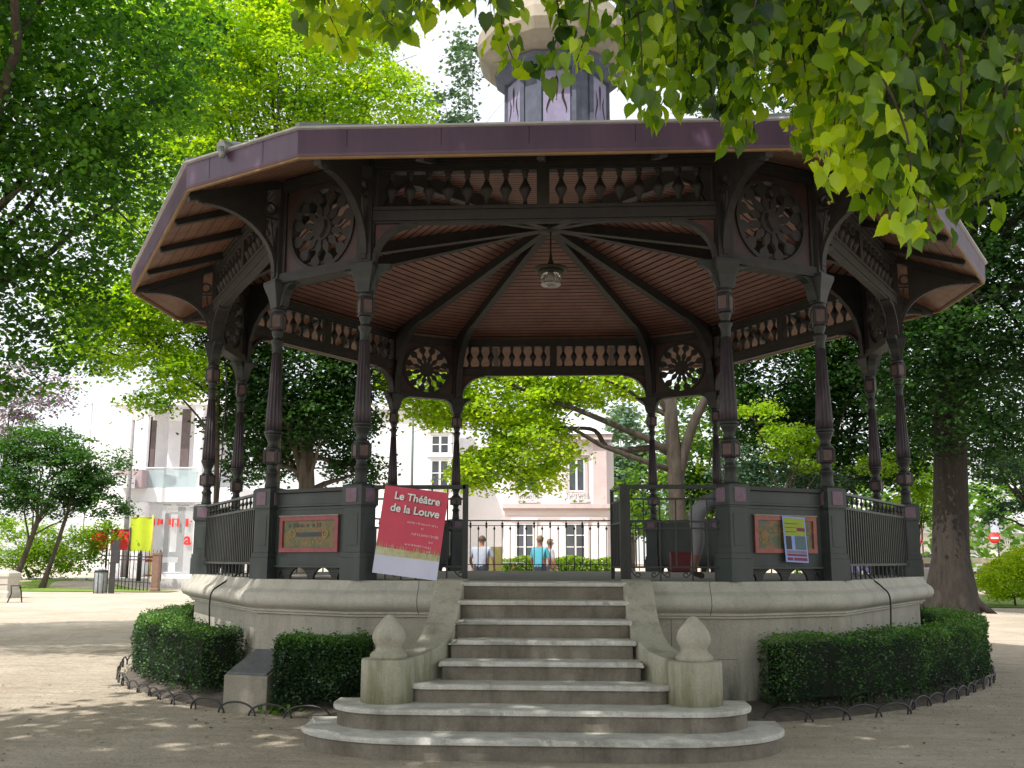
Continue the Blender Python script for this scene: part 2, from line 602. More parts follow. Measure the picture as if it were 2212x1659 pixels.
def step_slab(pts, z1, th, chip, seed, ov, T=None, frontmost=None):
    """tread slab with a worn, chipped front arris and a dirty riser body below it"""
    mbs = MB()
    n = len(pts)
    pv = [Vector((x, y, 0)) for x, y in pts]
    cen = Vector((0, -5.0, 0))
    rings = []
    rows = [(-0.018, z1), (0.0, z1-0.006), (0.004, z1-th*0.5), (0.0, z1-th), (-ov, z1-th-0.006)]
    for j, (o, z) in enumerate(rows):
        ring = []
        for i, p in enumerate(pv):
            t = (pv[(i+1) % n]-pv[i-1]).normalized()
            nn = Vector((t.y, -t.x, 0))
            q = p+nn*o
            if p.y < -5.7:
                c = mn.noise(Vector((p.x*2.3+seed*7.1, p.y*2.3, 0)))+0.45*mn.noise(Vector((p.x*11+seed, p.y*9, 3)))
                c = max(0.0, c-(0.26-chip*0.22))*chip
                if j in (0, 1, 2):
                    q = q-nn*min(c*0.55, 0.085)*(1.2 if j == 0 else 1)
                    dz = -min(c*0.12, th*0.55) if j == 1 else (-min(c*0.02, th*0.3) if j == 0 else 0)
                else:
                    dz = 0
                q = q-nn*0.004*mn.noise(Vector((p.x*6, p.y*6, seed)))
            else:
                dz = 0
            ring.append((q.x, q.y, z+dz))
        rings.append(ring)
    v = [p for r in rings for p in r]
    f = []
    for j in range(len(rows)-1):
        for i in range(n):
            f.append((j*n+i, (j+1)*n+i, (j+1)*n+(i+1) % n, j*n+(i+1) % n))
    mbs.add(v, f, 0)
    mbs.f.append(tuple(range(n)))
    mbs.m.append(0)
    mbs.sm.append(False)
    # riser
    body = []
    for i, p in enumerate(pv):
        t = (pv[(i+1) % n]-pv[i-1]).normalized()
        nn = Vector((t.y, -t.x, 0))
        q = p-nn*(ov+0.012)
        body.append((q.x, q.y))
    return mbs, body


def add_step(hw, nose, back, z1, zb, rad, chip, seed, th=0.045, sup=2.0):
    pts = []
    step = 0.035
    x0 = hw-rad[0]
    m = int(2*x0/step)
    for i in range(m+1):
        pts.append((-x0+2*x0*i/m, nose))
    # right rounded end, going round counter-clockwise
    na = 18
    if rad[0] > 0.01:
        for i in range(1, na+1):
            a = PI/2*i/na
            pts.append((x0+rad[0]*math.sin(a)**(2/sup), nose+rad[1]*(1-math.cos(a)**(2/sup))))
    pts.append((hw, back))
    pts.append((-hw, back))
    if rad[0] > 0.01:
        for i in range(na, 0, -1):
            a = PI/2*i/na
            pts.append((-x0-rad[0]*math.sin(a)**(2/sup), nose+rad[1]*(1-math.cos(a)**(2/sup))))
    # drop doubles
    q = []
    for p in pts:
        if not q or (Vector(p)-Vector(q[-1])).length > 0.004:
            q.append(p)
    mbs, body = step_slab(q, z1, th, chip, seed, 0.022)
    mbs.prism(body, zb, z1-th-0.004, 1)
    return mbs.build('step', [M['step'], M['riser']], band)


treads = [  # half width, nose y, tread height, (end radii), chip
    (0.89, -5.66, 1.346, (0, 0), 0.0), (0.89, -5.92, 1.165, (0, 0), 1.0), (0.90, -6.22, 0.985, (0, 0), 0.75), (0.92, -6.52, 0.81, (0, 0), 0.6),
    (0.97, -6.82, 0.635, (0, 0), 0.25), (1.21, -7.15, 0.462, (0.2, 0.15), 0.15), (1.90, -7.55, 0.295, (0.62, 0.52), 0.5), (2.17, -7.95, 0.115, (1.15, 0.85), 0.95)]
for i, (hw, ny, z, rad, ch) in enumerate(treads):
    back = -5.15 if i < 4 else (-6.3 if i < 5 else -6.6)
    if i == 6:
        back = -6.75
    if i == 7:
        back = -6.75
    zb = (treads[i+1][2]-0.05) if i < 7 else -0.3
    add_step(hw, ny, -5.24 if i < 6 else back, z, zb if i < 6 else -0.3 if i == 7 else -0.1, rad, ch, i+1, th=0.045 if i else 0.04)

for sx in (-1, 1):
    # swept side wall: an arc falling from the coping to the end block
    path = [(1.005, -5.10, 1.372), (1.005, -5.45, 1.372), (1.005, -5.62, 1.35), (1.008, -5.78, 1.245), (1.012, -5.92, 1.13), (1.02, -6.08, 1.015), (1.035, -6.25, 0.915), (1.065, -6.42, 0.83), (1.12, -6.60, 0.762), (1.20, -6.78, 0.715), (1.30, -6.93, 0.685), (1.40, -7.03, 0.672)]
    w = 0.155
    ns = 5
    pts = []
    # resample smooth
    P3 = [Vector(p) for p in path]
    dense = []
    for i in range(len(P3)-1):
        p0 = P3[max(i-1, 0)]
        p1, p2 = P3[i], P3[i+1]
        p3 = P3[min(i+2, len(P3)-1)]
        for k in range(ns):
            t = k/ns
            dense.append(0.5*((2*p1)+(-p0+p2)*t+(2*p0-5*p1+4*p2-p3)*t*t+(-p0+3*p1-3*p2+p3)*t**3))
    dense.append(P3[-1])
    mb = MB()
    v = []
    for i, p in enumerate(dense):
        t = dense[min(i+1, len(dense)-1)]-dense[max(i-1, 0)]
        t.z = 0
        t.normalize()
        nn = Vector((-t.y, t.x, 0))
        for (o, z) in ((-w, -0.2), (-w, p.z-0.012), (-w+0.012, p.z), (w-0.012, p.z), (w, p.z-0.012), (w, -0.2)):
            q = p+nn*o
            v.append((sx*q.x, q.y, z))
    f = []
    for i in range(len(dense)-1):
        for k in range(5):
            f.append((i*6+k, i*6+k+1, (i+1)*6+k+1, (i+1)*6+k))
    f.append((0, 1, 2, 3, 4, 5))
    mb.add(v, f, 0, None, False)
    wall = mb.build('stair_side_wall', [M['mossy']], band)
    mb = MB()
    cx, cy = sx*1.41, -7.02
    mb.lathe([(0.25, 0.2), (0.25, 0.668), (0.243, 0.676), (0.0, 0.676)], 32, 0, None, cx, cy)
    mb.m = [0]*len(mb.f)
    blk = mb.build('end_block', M['mossy'], band)
    mb = MB()
    prof = [(0.195, 0.6775), (0.195, 0.715), (0.178, 0.735), (0.150, 0.750), (0.137, 0.775), (0.145, 0.80), (0.168, 0.835), (0.178, 0.87), (0.174, 0.905), (0.155, 0.95), (0.125, 0.99), (0.088, 1.03), (0.055, 1.062), (0.03, 1.082), (0.0, 1.088)]
    prof = [(r_*0.88, 0.6775+(z_-0.6775)*0.97) for r_, z_ in prof]
    mb.lathe(prof, 28, 0, None, cx, cy)
    fin = mb.build('acorn_finial', M['mossy'], band)
    fin.parent = blk

# ---- column (outward = local +x)
def column_parts():
    mb = MB()
    # fluted shaft and turned members
    mb.lathe([(0.075, 2.42), (0.078, 2.47), (0.070, 2.52), (0.067, 2.60), (0.082, 2.615), (0.082, 2.635), (0.060, 2.66), (0.055, 2.70), (0.07, 2.73)], 24, 0)
    mb.lathe([(0.118, 2.735), (0.118, 2.905)], 4, 1)
    mb.lathe([(0.100, 2.905), (0.085, 2.935), (0.062, 2.95), (0.066, 2.965), (0.056, 2.98), (0.072, 3.03), (0.096, 3.08), (0.106, 3.105)], 24, 0, flute=12, fr=0.06)
    mb.lathe([(0.103, 3.105), (0.112, 3.115), (0.112, 3.135), (0.103, 3.145)], 24, 0)
    mb.lathe([(0.102, 3.145), (0.099, 3.30), (0.058, 4.12)], 72, 2, flute=12, fr=0.22)
    mb.lathe([(0.060, 4.12), (0.056, 4.14), (0.056, 4.20), (0.062, 4.235), (0.080, 4.27), (0.082, 4.29), (0.055, 4.305), (0.052, 4.33), (0.066, 4.36), (0.075, 4.40), (0.07, 4.42)], 24, 0)
    mb.lathe([(0.108, 4.42), (0.108, 4.64)], 4, 1)
    # small panels on the blocks
    for z0, z1, r in ((2.76, 2.88, 0.118), (4.455, 4.605, 0.108)):
        for k in range(4):
            a = PI/4+k*PI/2
            ap = r*math.cos(PI/4)

            def T(p, a=a):
                return (p[0]*math.cos(a)-p[1]*math.sin(a), p[0]*math.sin(a)+p[1]*math.cos(a), p[2])
            mb.box(ap-0.01, ap+0.006, -0.052, 0.052, z0, z1, 3, T)
            mb.box(ap-0.01, ap+0.010, -r*0.70, -0.058, z0-.02, z1+.02, 0, T)
            mb.box(ap-0.01, ap+0.010, 0.058, r*0.70, z0-.02, z1+.02, 0, T)
    mb.lathe([(0.085, 4.64), (0.09, 4.66), (0.09, 4.685), (0.08, 4.70)], 24, 0)
    return mb


def capital_parts():
    mb = MB()
    sq = math.sqrt(2)
    mb.lathe([(0.075*sq, 4.695), (0.083*sq, 4.76), (0.105*sq, 4.86), (0.135*sq, 4.95), (0.15*sq, 5.0), (0.15*sq, 5.045)], 4, 0, smooth=False, rot=PI/4)
    # corbels along both bays
    for a in (105, -105):
        a = R(a)

        def T(p, a=a):
            return (p[0]*math.cos(a)-p[1]*math.sin(a), p[0]*math.sin(a)+p[1]*math.cos(a), p[2])
        curve = [(0.05, 4.70), (0.10, 4.72), (0.125, 4.78), (0.14, 4.86), (0.175, 4.93), (0.24, 4.975), (0.30, 4.99), (0.30, 5.046), (0.05, 5.046)]
        n = len(curve)
        v = [(x, -0.062, z) for x, z in curve]+[(x, 0.062, z) for x, z in curve]
        mb.add([T(p) for p in v], [tuple(range(n)), tuple(range(2*n-1, n-1, -1))]+[(i, (i+1) % n, n+(i+1) % n, n+i) for i in range(n)], 0)
    return mb


def pedestal_parts():
    mb = MB()
    mb.box(-0.15, 0.15, -0.15, 0.15, FZ, 1.60, 0)
    mb.box(-0.142, 0.142, -0.142, 0.142, 1.60, 1.66, 0)
    mb.box(-0.127, 0.127, -0.127, 0.127, 1.66, 2.19, 0)
    mb.box(-0.148, 0.148, -0.148, 0.148, 2.19, 2.405, 0)
    mb.box(-0.135, 0.135, -0.135, 0.135, 2.17, 2.19, 0)
    mb.lathe([(0.205, 2.405), (0.19, 2.425), (0.13, 2.44)], 4, 0, smooth=False, rot=PI/4)
    for k in range(4):
        a = k*PI/2

        def T(p, a=a):
            return (p[0]*math.cos(a)-p[1]*math.sin(a), p[0]*math.sin(a)+p[1]*math.cos(a), p[2])
        mb.box(0.146, 0.156, -0.08, 0.08, 2.225, 2.385, 1, T)
        mb.box(0.126, 0.132, -0.085, 0.085, 1.74, 2.10, 0, T)
    return mb


col_mesh = column_parts().build('column', [M['iron'], M['plum'], M['plum'], M['rosepaint']], band)
cap_mesh = capital_parts().build('capital', M['iron'], col_mesh, bevel=0.006)
ped_mesh = pedestal_parts().build('pedestal', [M['panel'], M['pink']], col_mesh, bevel=0.005)
mb = MB()
mb.box(-0.085, 0.085, -0.085, 0.085, 5.046, 6.36, 0)
mb.box(0.085, 0.10, -0.03, 0.03, 5.1, 5.75, 0)
for sy in (-1, 1):
    mb.box(-0.03, 0.03, sy*0.085, sy*0.10, 5.1, 6.3, 0)
post_mesh = mb.build('upper_post', M['wood'], col_mesh)

# wing bracket under the eaves (outward = +x)
mb = MB()
arc = []
for i in range(15):
    a = PI/2*i/14
    arc.append((0.085+0.98*(1-math.cos(a)), 5.16+0.80*math.sin(a)-0.10*(1-math.cos(a))))
topz = lambda x: 6.42-0.376*(x)-0.005
for i in range(14):
    mb.bar((arc[i][0], 0, arc[i][1]), (arc[i+1][0], 0, arc[i+1][1]), 0.085, 0.05, 0, side=(0, 1, 0))
# web
for i in range(5, 14):
    a, b = arc[i], arc[i+1]
    if b[1] < topz(b[0]):
        mb.add([(a[0], -0.02, a[1]), (b[0], -0.02, b[1]), (b[0], -0.02, topz(b[0])), (a[0], -0.02, topz(a[0])), (a[0], 0.02, a[1]), (b[0], 0.02, b[1]), (b[0], 0.02, topz(b[0])), (a[0], 0.02, topz(a[0]))],
               [(0, 1, 2, 3), (7, 6, 5, 4), (0, 4, 5, 1), (3, 2, 6, 7), (0, 3, 7, 4), (1, 5, 6, 2)], 0)
mb.bar((0.085, 0, topz(0.085)-0.06), (1.28, 0, topz(1.28)-0.06), 0.085, 0.12, 0, side=(0, 1, 0))
mb.tube([(1.12, -0.05, 5.90), (1.12, 0.05, 5.90)], 0.065, 14, 0)
mb.bar((0.085, 0, 5.86), (arc[7][0]+.03, 0, 5.86), 0.05, 0.03, 0, side=(0, 1, 0))
ringc = (0.20, 5.95)
for k in range(16):
    a0, a1 = 2*PI*k/16, 2*PI*(k+1)/16
    mb.bar((0.185+0.075*math.cos(a0), 0, 5.98+0.075*math.sin(a0)), (0.185+0.075*math.cos(a1), 0, 5.98+0.075*math.sin(a1)), 0.05, 0.03, 0, side=(0, 1, 0))
mb.bar((0.1, 0, 5.45), (0.17, 0, 5.85), 0.03, 0.02, 0, side=(0, 1, 0))
wing = mb.build('eaves_bracket', M['wood'], band)

# rib under the ceiling (outward = +x from the axis)
zc = lambda r: 7.33-0.165*r
mb = MB()
low = [(0.20, zc(0.2)-0.16), (2.5, zc(2.5)-0.18), (4.2, zc(4.2)-0.20)]
for i in range(1, 9):
    a = PI/2*i/8
    low.append((4.2+1.22*math.sin(a), 5.12+(zc(4.2)-0.20-5.12)*math.cos(a)**0.9 if i < 8 else 5.06))
poly = low+[(5.44, zc(5.44)-0.01), (0.20, zc(0.2)-0.01)]
mb.prism(poly, -0.05, 0.05, 0, None, 'y')
for i in range(len(low)-1):
    mb.bar((low[i][0], 0, low[i][1]), (low[i+1][0], 0, low[i+1][1]), 0.13, 0.03, 0, side=(0, 1, 0))
rib = mb.build('ceiling_rib', M['wood'], band)

first = True
for k in range(6):
    for sgn, off in ((-1, -22.45), (1, 22.45)):
        t = R(-90+60*k+off)
        bis = R(-90+60*k+sgn*15)
        loc = (RC*math.cos(t), RC*math.sin(t), 0)
        if first:
            c, w_, r_ = col_mesh, wing, rib
            pd = ped_mesh
        else:
            c = copy_tree(col_mesh, band)
            pd = [x for x in bpy.data.objects if x.parent == c and x.name.startswith('pedestal')][0]
            w_ = wing.copy()
            COL.objects.link(w_)
            r_ = rib.copy()
            COL.objects.link(r_)
        first = False
        c.location = loc
        c.rotation_euler.z = bis
        pd.rotation_euler.z = R(15*sgn)
        w_.location = loc
        w_.rotation_euler.z = bis
        r_.location = (0, 0, 0)
        r_.rotation_euler.z = t

# ---- long bay frieze with balusters
mb = MB()
W = HL-0.07
mb.box(-W, W, -0.08, 0.07, 5.575, 5.70, 0, TL)
mb.box(-W, W, -0.10, 0.09, 5.70, 5.745, 0, TL)
mb.box(-W, W, -0.06, 0.05, 5.545, 5.575, 0, TL)
mb.box(-W, W, -0.06, 0.06, 6.19, 6.235, 0, TL)
mb.box(-W, W, -0.08, 0.085, 6.235, 6.30, 0, TL)
mb.box(-W, W, -0.09, 0.11, 6.30, 6.355, 0, TL)
mb.box(-0.075, 0.075, -0.06, 0.06, 5.745, 6.19, 0, TL)
for sx in (-1, 1):
    mb.box(sx*W-0.04*(sx > 0), sx*W+0.04*(sx < 0), -0.05, 0.05, 5.745, 6.19, 0, TL)
    # quarter arch in the corner
    pts = []
    for i in range(13):
        a = PI/2*i/12
        pts.append((sx*(W-0.02-0.50*(1-math.cos(a))), 5.06+0.485*math.sin(a)))
    for i in range(12):
        a, b = pts[i], pts[i+1]
        mb.bar((a[0], 0, a[1]), (b[0], 0, b[1]), 0.15, 0.05, 0, lambda p: (p[0], -AP+p[1], p[2]), side=(0, 1, 0))
    for i in range(12):
        a, b = pts[i], pts[i+1]
        for d in (-0.015, 0.015):
            mb.add([(a[0], d, a[1]), (b[0], d, b[1]), (sx*W if False else b[0], d, 5.575), (a[0], d, 5.575)], [(0, 1, 2, 3)], 1, TL)
frieze = mb.build('frieze', [M['wood'], M['redpaint']], band, bevel=0.004)
# flat moulded board hiding the spring of the arch against the post
mb = MB()
bp = [(0.045, 5.745), (0.045, 5.765), (0.030, 5.775), (0.024, 5.80), (0.024, 5.84), (0.040, 5.885), (0.066, 5.935), (0.074, 5.965), (0.064, 5.995), (0.036, 6.045), (0.024, 6.085), (0.024, 6.115), (0.040, 6.135), (0.028, 6.155), (0.045, 6.175), (0.045, 6.19)]
mb.lathe(bp, 10, 0)
bal = mb.build('baluster', M['wood'], frieze)
pos = []
for sx in (-1, 1):
    for i in range(8):
        pos.append(sx*(0.215+0.232*i))
for i, x in enumerate(pos):
    b = bal if i == 0 else bal.copy()
    if i:
        COL.objects.link(b)
        b.parent = frieze
    b.location = (x, -AP, 0)
for o in rotated_copies([frieze], K6):
    pass

# ---- short bay rosette panel
mb = MB()
cs, cz, rh = SB/2, 5.63, 0.50
x0, x1, z0, z1 = 0.085, SB-0.085, 5.13, 6.20
n = 48
inner, outer = [], []
for k in range(n):
    a = 2*PI*k/n
    inner.append((cs+rh*math.cos(a), cz+rh*math.sin(a)))
    c, s_ = math.cos(a), math.sin(a)
    tx = ((x1-cs)/c if c > 0 else (x0-cs)/c) if abs(c) > 1e-6 else 1e9
    tz = ((z1-cz)/s_ if s_ > 0 else (z0-cz)/s_) if abs(s_) > 1e-6 else 1e9
    t = min(tx, tz)
    outer.append((cs+t*c, cz+t*s_))
for d in (-0.03, 0.03):
    v = [(a, d, b) for a, b in inner]+[(a, d, b) for a, b in outer]
    mb.add(v, [(k, (k+1) % n, n+(k+1) % n, n+k) for k in range(n)], 1, TS)
v = [(a, -0.03, b) for a, b in inner]+[(a, 0.03, b) for a, b in inner]
mb.add(v, [(k, (k+1) % n, n+(k+1) % n, n+k) for k in range(n)], 0, TS)
for k in range(n):
    a0, a1 = 2*PI*k/n, 2*PI*(k+1)/n
    rr = rh+0.02
    mb.bar(TS((cs+rr*math.cos(a0), 0, cz+rr*math.sin(a0))), TS((cs+rr*math.cos(a1), 0, cz+rr*math.sin(a1))), 0.11, 0.05, 0, side=NS)
for (a, b, c, d, dd) in ((0.0, SB, 5.0, 5.06, 0.105), (0.0, SB, 5.06, 5.13, 0.085), (0.08, SB-0.08, 6.20, 6.27, 0.085), (0.08, SB-0.08, 6.27, 6.345, 0.105)):
    mb.box(a+0.01, b-0.01, -dd, dd, c, d, 0, TS)
for a in (0.085, SB-0.125):
    mb.box(a, a+0.04, -0.055, 0.055, 5.13, 6.20, 0, TS)
rosf = mb.build('rosette_frame', [M['wood'], M['darkred']], band)
mb = MB()
for k in range(12):
    a = 2*PI*(k+0.5)/12
    prof = [(0.13, 0.026), (0.19, 0.030), (0.215, 0.046), (0.25, 0.050), (0.285, 0.036), (0.315, 0.018), (0.345, 0.020), (0.375, 0.048), (0.41, 0.072), (0.445, 0.075), (0.475, 0.052), (0.50, 0.045)]
    ca, sa = math.cos(a), math.sin(a)
    left = [(r*ca-w*sa, r*sa+w*ca) for r, w in prof]
    right = [(r*ca+w*sa, r*sa-w*ca) for r, w in prof]
    for i in range(len(prof)-1):
        q = [left[i], left[i+1], right[i+1], right[i]]
        v = [(cs+x, -0.02, cz+z) for x, z in q]+[(cs+x, 0.02, cz+z) for x, z in q]
        mb.add(v, [(0, 1, 2, 3), (7, 6, 5, 4), (0, 4, 5, 1), (2, 6, 7, 3)], 0, TS)
mb2pts = [(cs+0.155*math.cos(2*PI*k/20), cz+0.155*math.sin(2*PI*k/20)) for k in range(20)]
v = [(a, -0.025, b) for a, b in mb2pts]+[(a, 0.035, b) for a, b in mb2pts]
mb.add(v, [tuple(range(20)), tuple(range(39, 19, -1))]+[(i, (i+1) % 20, 20+(i+1) % 20, 20+i) for i in range(20)], 0, TS)
emb = [(-0.085, 0.10), (0.085, 0.10), (0.095, 0.0), (0.05, -0.09), (0, -0.14), (-0.05, -0.09), (-0.095, 0.0)]
v = [(cs+a, 0.035, cz+b) for a, b in emb]+[(cs+a*0.8, 0.075, cz+b*0.8) for a, b in emb]
mb.add(v, [tuple(range(7, 14))]+[(i, (i+1) % 7, 7+(i+1) % 7, 7+i) for i in range(7)], 0, TS)
ros = mb.build('rosette', M['wood'], rosf)
rotated_copies([rosf], K6)

# ---- solid panels of the short bays
mb = MB()
a, b = 0.155, SB-0.155
mb.box(a, b, -0.02, 0.02, 1.50, 2.20, 0, TS)
mb.box(a, b, -0.035, 0.045, 2.20, 2.225, 0, TS)
mb.box(a, b, -0.03, 0.035, 2.225, 2.36, 0, TS)
mb.box(a-0.01, b+0.01, -0.06, 0.07, 2.365, 2.41, 1, TS)
mb.box(a, b, -0.05, 0.055, 1.485, 1.512, 0, TS)
mb.box(a, b, 0.02, 0.028, 2.00+.16, 2.195, 0, TS)
# scalloped feet
ft = [a, a+0.19, a+0.57, a+0.95, b]
foot = []
for i in range(5):
    xc = ft[i]
    for (h0, h1, zz0, zz1) in ((0.16, 0.115, 1.485, 1.463), (0.115, 0.075, 1.463, 1.43), (0.075, 0.05, 1.43, 1.39), (0.05, 0.045, 1.39, 1.352)):
        l0, r0 = max(xc-h0, a), min(xc+h0, b)
        l1, r1 = max(xc-h1, a), min(xc+h1, b)
        v = [(l0, -0.015, zz0), (r0, -0.015, zz0), (r1, -0.015, zz1), (l1, -0.015, zz1), (l0, 0.02, zz0), (r0, 0.02, zz0), (r1, 0.02, zz1), (l1, 0.02, zz1)]
        mb.add(v, [(0, 1, 2, 3), (7, 6, 5, 4), (0, 4, 5, 1), (2, 6, 7, 3), (1, 5, 6, 2), (0, 3, 7, 4)], 1, TS)
pan = mb.build('parapet_panel', [M['panel'], M['iron']], band, bevel=0.003)
pans = rotated_copies([pan], K6)

# painted pictures on the two front panels
def picmat(name, seed, stops):
    m, nt, bb = newmat(name)
    geo = nt.nodes.new('ShaderNodeNewGeometry')
    mp = nt.nodes.new('ShaderNodeMapping')
    mp.inputs['Location'].default_value = (seed, seed*2, 0)
    nt.links.new(geo.outputs['Position'], mp.inputs[0])
    nz = node(nt, 'ShaderNodeTexNoise', Scale=9.0, Detail=4.0, Roughness=0.6)
    nt.links.new(mp.outputs[0], nz.inputs['Vector'])
    nt.links.new(ramp(nt, nz.outputs[0], stops), bb.inputs['Base Color'])
    bb.inputs['Roughness'].default_value = 0.35
    return m


pm = [picmat('faded garland painting', 3, [(0.3, (0.05, 0.085, 0.045)), (0.45, (0.10, 0.115, 0.04)), (0.56, (0.20, 0.125, 0.04)), (0.70, (0.12, 0.05, 0.035))]),
      picmat('faded autumn painting', 9, [(0.3, (0.045, 0.10, 0.06)), (0.45, (0.075, 0.095, 0.05)), (0.58, (0.24, 0.11, 0.035)), (0.72, (0.19, 0.15, 0.05))])]
ochre = paint('ochre garland paint', (0.34, 0.22, 0.04), (0.2, 0.13, 0.03), scale=20)
pale = paint('pale rubbed paint', (0.33, 0.33, 0.24), (0.2, 0.2, 0.14), scale=20)
barp = paint('slate painted band', (0.05, 0.065, 0.07))
framep = paint('crimson picture frame', (0.34, 0.075, 0.09), (0.22, 0.05, 0.055), scale=10, rough=0.45)
framep2 = paint('terracotta picture frame', (0.36, 0.115, 0.09), (0.24, 0.07, 0.055), scale=10, rough=0.45)
panL = [o for o in pans if abs(o.rotation_euler.z-R(300)) < .01][0]
for (par, rot, s0, s1, which) in ((panL, R(-60), 0.225, 1.165, 0), (pan, 0, 0.28, 1.20, 1)):
    Tf = TS
    mb = MB()
    zz0, zz1, fwid = 1.665, 2.085, 0.05
    mb.box(s0, s1, 0.020, 0.050, zz1-fwid, zz1, 0, Tf)
    mb.box(s0, s1, 0.020, 0.050, zz0, zz0+fwid, 0, Tf)
    mb.box(s0, s0+fwid, 0.020, 0.050, zz0+fwid, zz1-fwid, 0, Tf)
    mb.box(s1-fwid, s1, 0.020, 0.050, zz0+fwid, zz1-fwid, 0, Tf)
    mb.box(s0+fwid, s1-fwid, 0.020, 0.030, zz0+fwid, zz1-fwid, 1, Tf)
    mb.box(s0-0.01, s1+0.01, 0.020, 0.060, zz1, zz1+0.012, 4, Tf)
    mm_ = (s0+s1)/2
    if which == 0:
        mb.box(mm_-0.20, mm_+0.20, 0.030, 0.033, 1.845, 1.895, 2, Tf)
        for q in (-1, 1):
            for k in range(14):
                a0, a1 = 2*PI*k/14, 2*PI*(k+1)/14
                mb.bar(Tf((mm_+q*0.26+0.045*math.cos(a0), 0.033, 1.88+0.045*math.sin(a0))), Tf((mm_+q*0.26+0.045*math.cos(a1), 0.033, 1.88+0.045*math.sin(a1))), 0.004, 0.02, 3, side=NS)
        for i in range(26):
            xx = mm_+random.uniform(-0.38, 0.38)
            zq = random.uniform(1.73, 1.82)
            mb.box(xx, xx+random.uniform(.01, .03), 0.030, 0.033, zq, zq+random.uniform(.008, .025), 3, Tf)
        for i in range(22):
            xx = mm_-0.33+i*0.024
            if random.random() < 0.8:
                mb.box(xx, xx+0.008+random.random()*0.006, 0.030, 0.033, 1.955, 1.99+random.random()*0.02, 2, Tf)
    else:
        for i in range(40):
            xx = s0+0.07+random.random()**1.5*0.75
            zq = random.uniform(1.74, 1.95)
            mb.box(xx, xx+random.uniform(.01, .035), 0.030, 0.033, zq, zq+random.uniform(.008, .03), 3, Tf)
        mb.box(s0+0.37, s0+0.375, 0.030, 0.033, 1.72, 2.03, 4, Tf)
        mb.box(s0+0.2, s0+0.37, 0.030, 0.0335, 1.868, 1.873, 4, Tf)
    pic = mb.build('painted_picture', [framep if which == 0 else framep2, pm[which], barp, ochre, pale], par)

# ---- railings of the side long bays
def side_rail():
    mb = MB()
    W = HL-0.15
    mb.box(-W, W, -0.035, 0.035, 2.385, 2.415, 1, TL)
    mb.box(-W, W, -0.02, 0.02, 2.21, 2.24, 0, TL)
    mb.box(-W, W, -0.025, 0.025, 1.515, 1.545, 0, TL)
    nb = 34
    for i in range(nb+1):
        x = -W+2*W*i/nb
        mb.box(x-0.018, x+0.018, -0.012, 0.012, 1.545, 2.21, 0, TL)
        if i % 2 == 0:
            mb.box(x-0.009, x+0.009, -0.009, 0.009, 2.24, 2.385, 0, TL)
            mb.lathe([(0.009, 2.28), (0.026, 2.305), (0.026, 2.32), (0.009, 2.345)], 8, 0, lambda p, x=x: TL((p[0]+x, p[1], p[2])))
            mb.box(x-0.01, x+0.01, -0.01, 0.01, FZ, 1.515, 0, TL)
    return mb


sr = side_rail().build('side_railing', [M['iron'], M['mail']], band)
sr.rotation_euler.z = R(60)
for k in (2, 4, 5):
    o = sr.copy()
    COL.objects.link(o)
    o.parent = band
    o.rotation_euler.z = R(60*k)

# back railing
mb = MB()
W = HL-0.15
for (a, b, d) in ((2.395, 2.42, 0.025), (2.295, 2.31, 0.012), (1.475, 1.492, 0.012)):
    mb.box(-W, W, -d, d, a, b, 0, TL)
nb = 23
for i in range(nb+1):
    x = -W+2*W*i/nb
    mb.box(x-0.0085, x+0.0085, -0.0085, 0.0085, 1.36 if i % 2 else 1.48, 2.395 if i % 2 == 0 else 2.30, 0, TL)
    for zz in ((2.34, 2.28) if i % 2 == 0 else (2.24,)):
        mb.lathe([(0.009, zz-0.035), (0.024, zz-0.01), (0.024, zz+0.01), (0.009, zz+0.035)], 8, 0, lambda p, x=x: TL((p[0]+x, p[1], p[2])))
br = mb.build('back_railing', M['iron'], band)
br.rotation_euler.z = R(180)

# front railings and gate
def scroll(mb, x, sg, T):
    pts = []
    for i in range(14):
        a = -PI*0.5+i/13*PI*1.5
        r = 0.030-0.012*i/13
        pts.append(T((x+sg*(0.075+r*math.cos(a)), 0, 1.465-0.012+r*math.sin(a)-0.03)))
    pts = [T((x, 0, 1.44+0.03)), T((x+sg*0.03, 0, 1.425)), T((x+sg*0.06, 0, 1.40))]+pts
    mb.tube(pts, 0.006, 6, 0)


mb = MB()
xa, xb = 0.945, HL-0.16
for (z_, h_, d) in ((2.40, 0.045, 0.03), (2.265, 0.02, 0.012), (2.01, 0.02, 0.012), (1.935, 0.016, 0.012), (1.505, 0.022, 0.014)):
    mb.box(xa, xb, -d, d, z_-h_/2, z_+h_/2, 0, TL)
mb.box(xa-0.025, xa+0.025, -0.025, 0.025, FZ, 2.42, 0, TL)
for i, x in enumerate([1.03, 1.12, 1.30, 1.48, 1.655, 1.83]):
    mb.box(x-0.008, x+0.008, -0.008, 0.008, 1.5 if i in (0, 1, 3, 5) else 1.352, 2.265 if i > 0 else 2.01, 0, TL)
for x in (1.30, 1.655):
    for sg in (-1, 1):
        scroll(mb, x, sg, TL)
scroll(mb, 0.97, 1, TL)
for (x, z) in ((1.05, 2.33), (1.2, 2.33), (1.05, 2.16), (1.2, 2.12)):
    mb.tube([TL((x+0.06*math.cos(t), 0, z-0.04+0.08*math.sin(t))) for t in [PI*i/10 for i in range(11)]], 0.006, 6, 0)
fr = mb.build('front_railing', M['iron'], band)
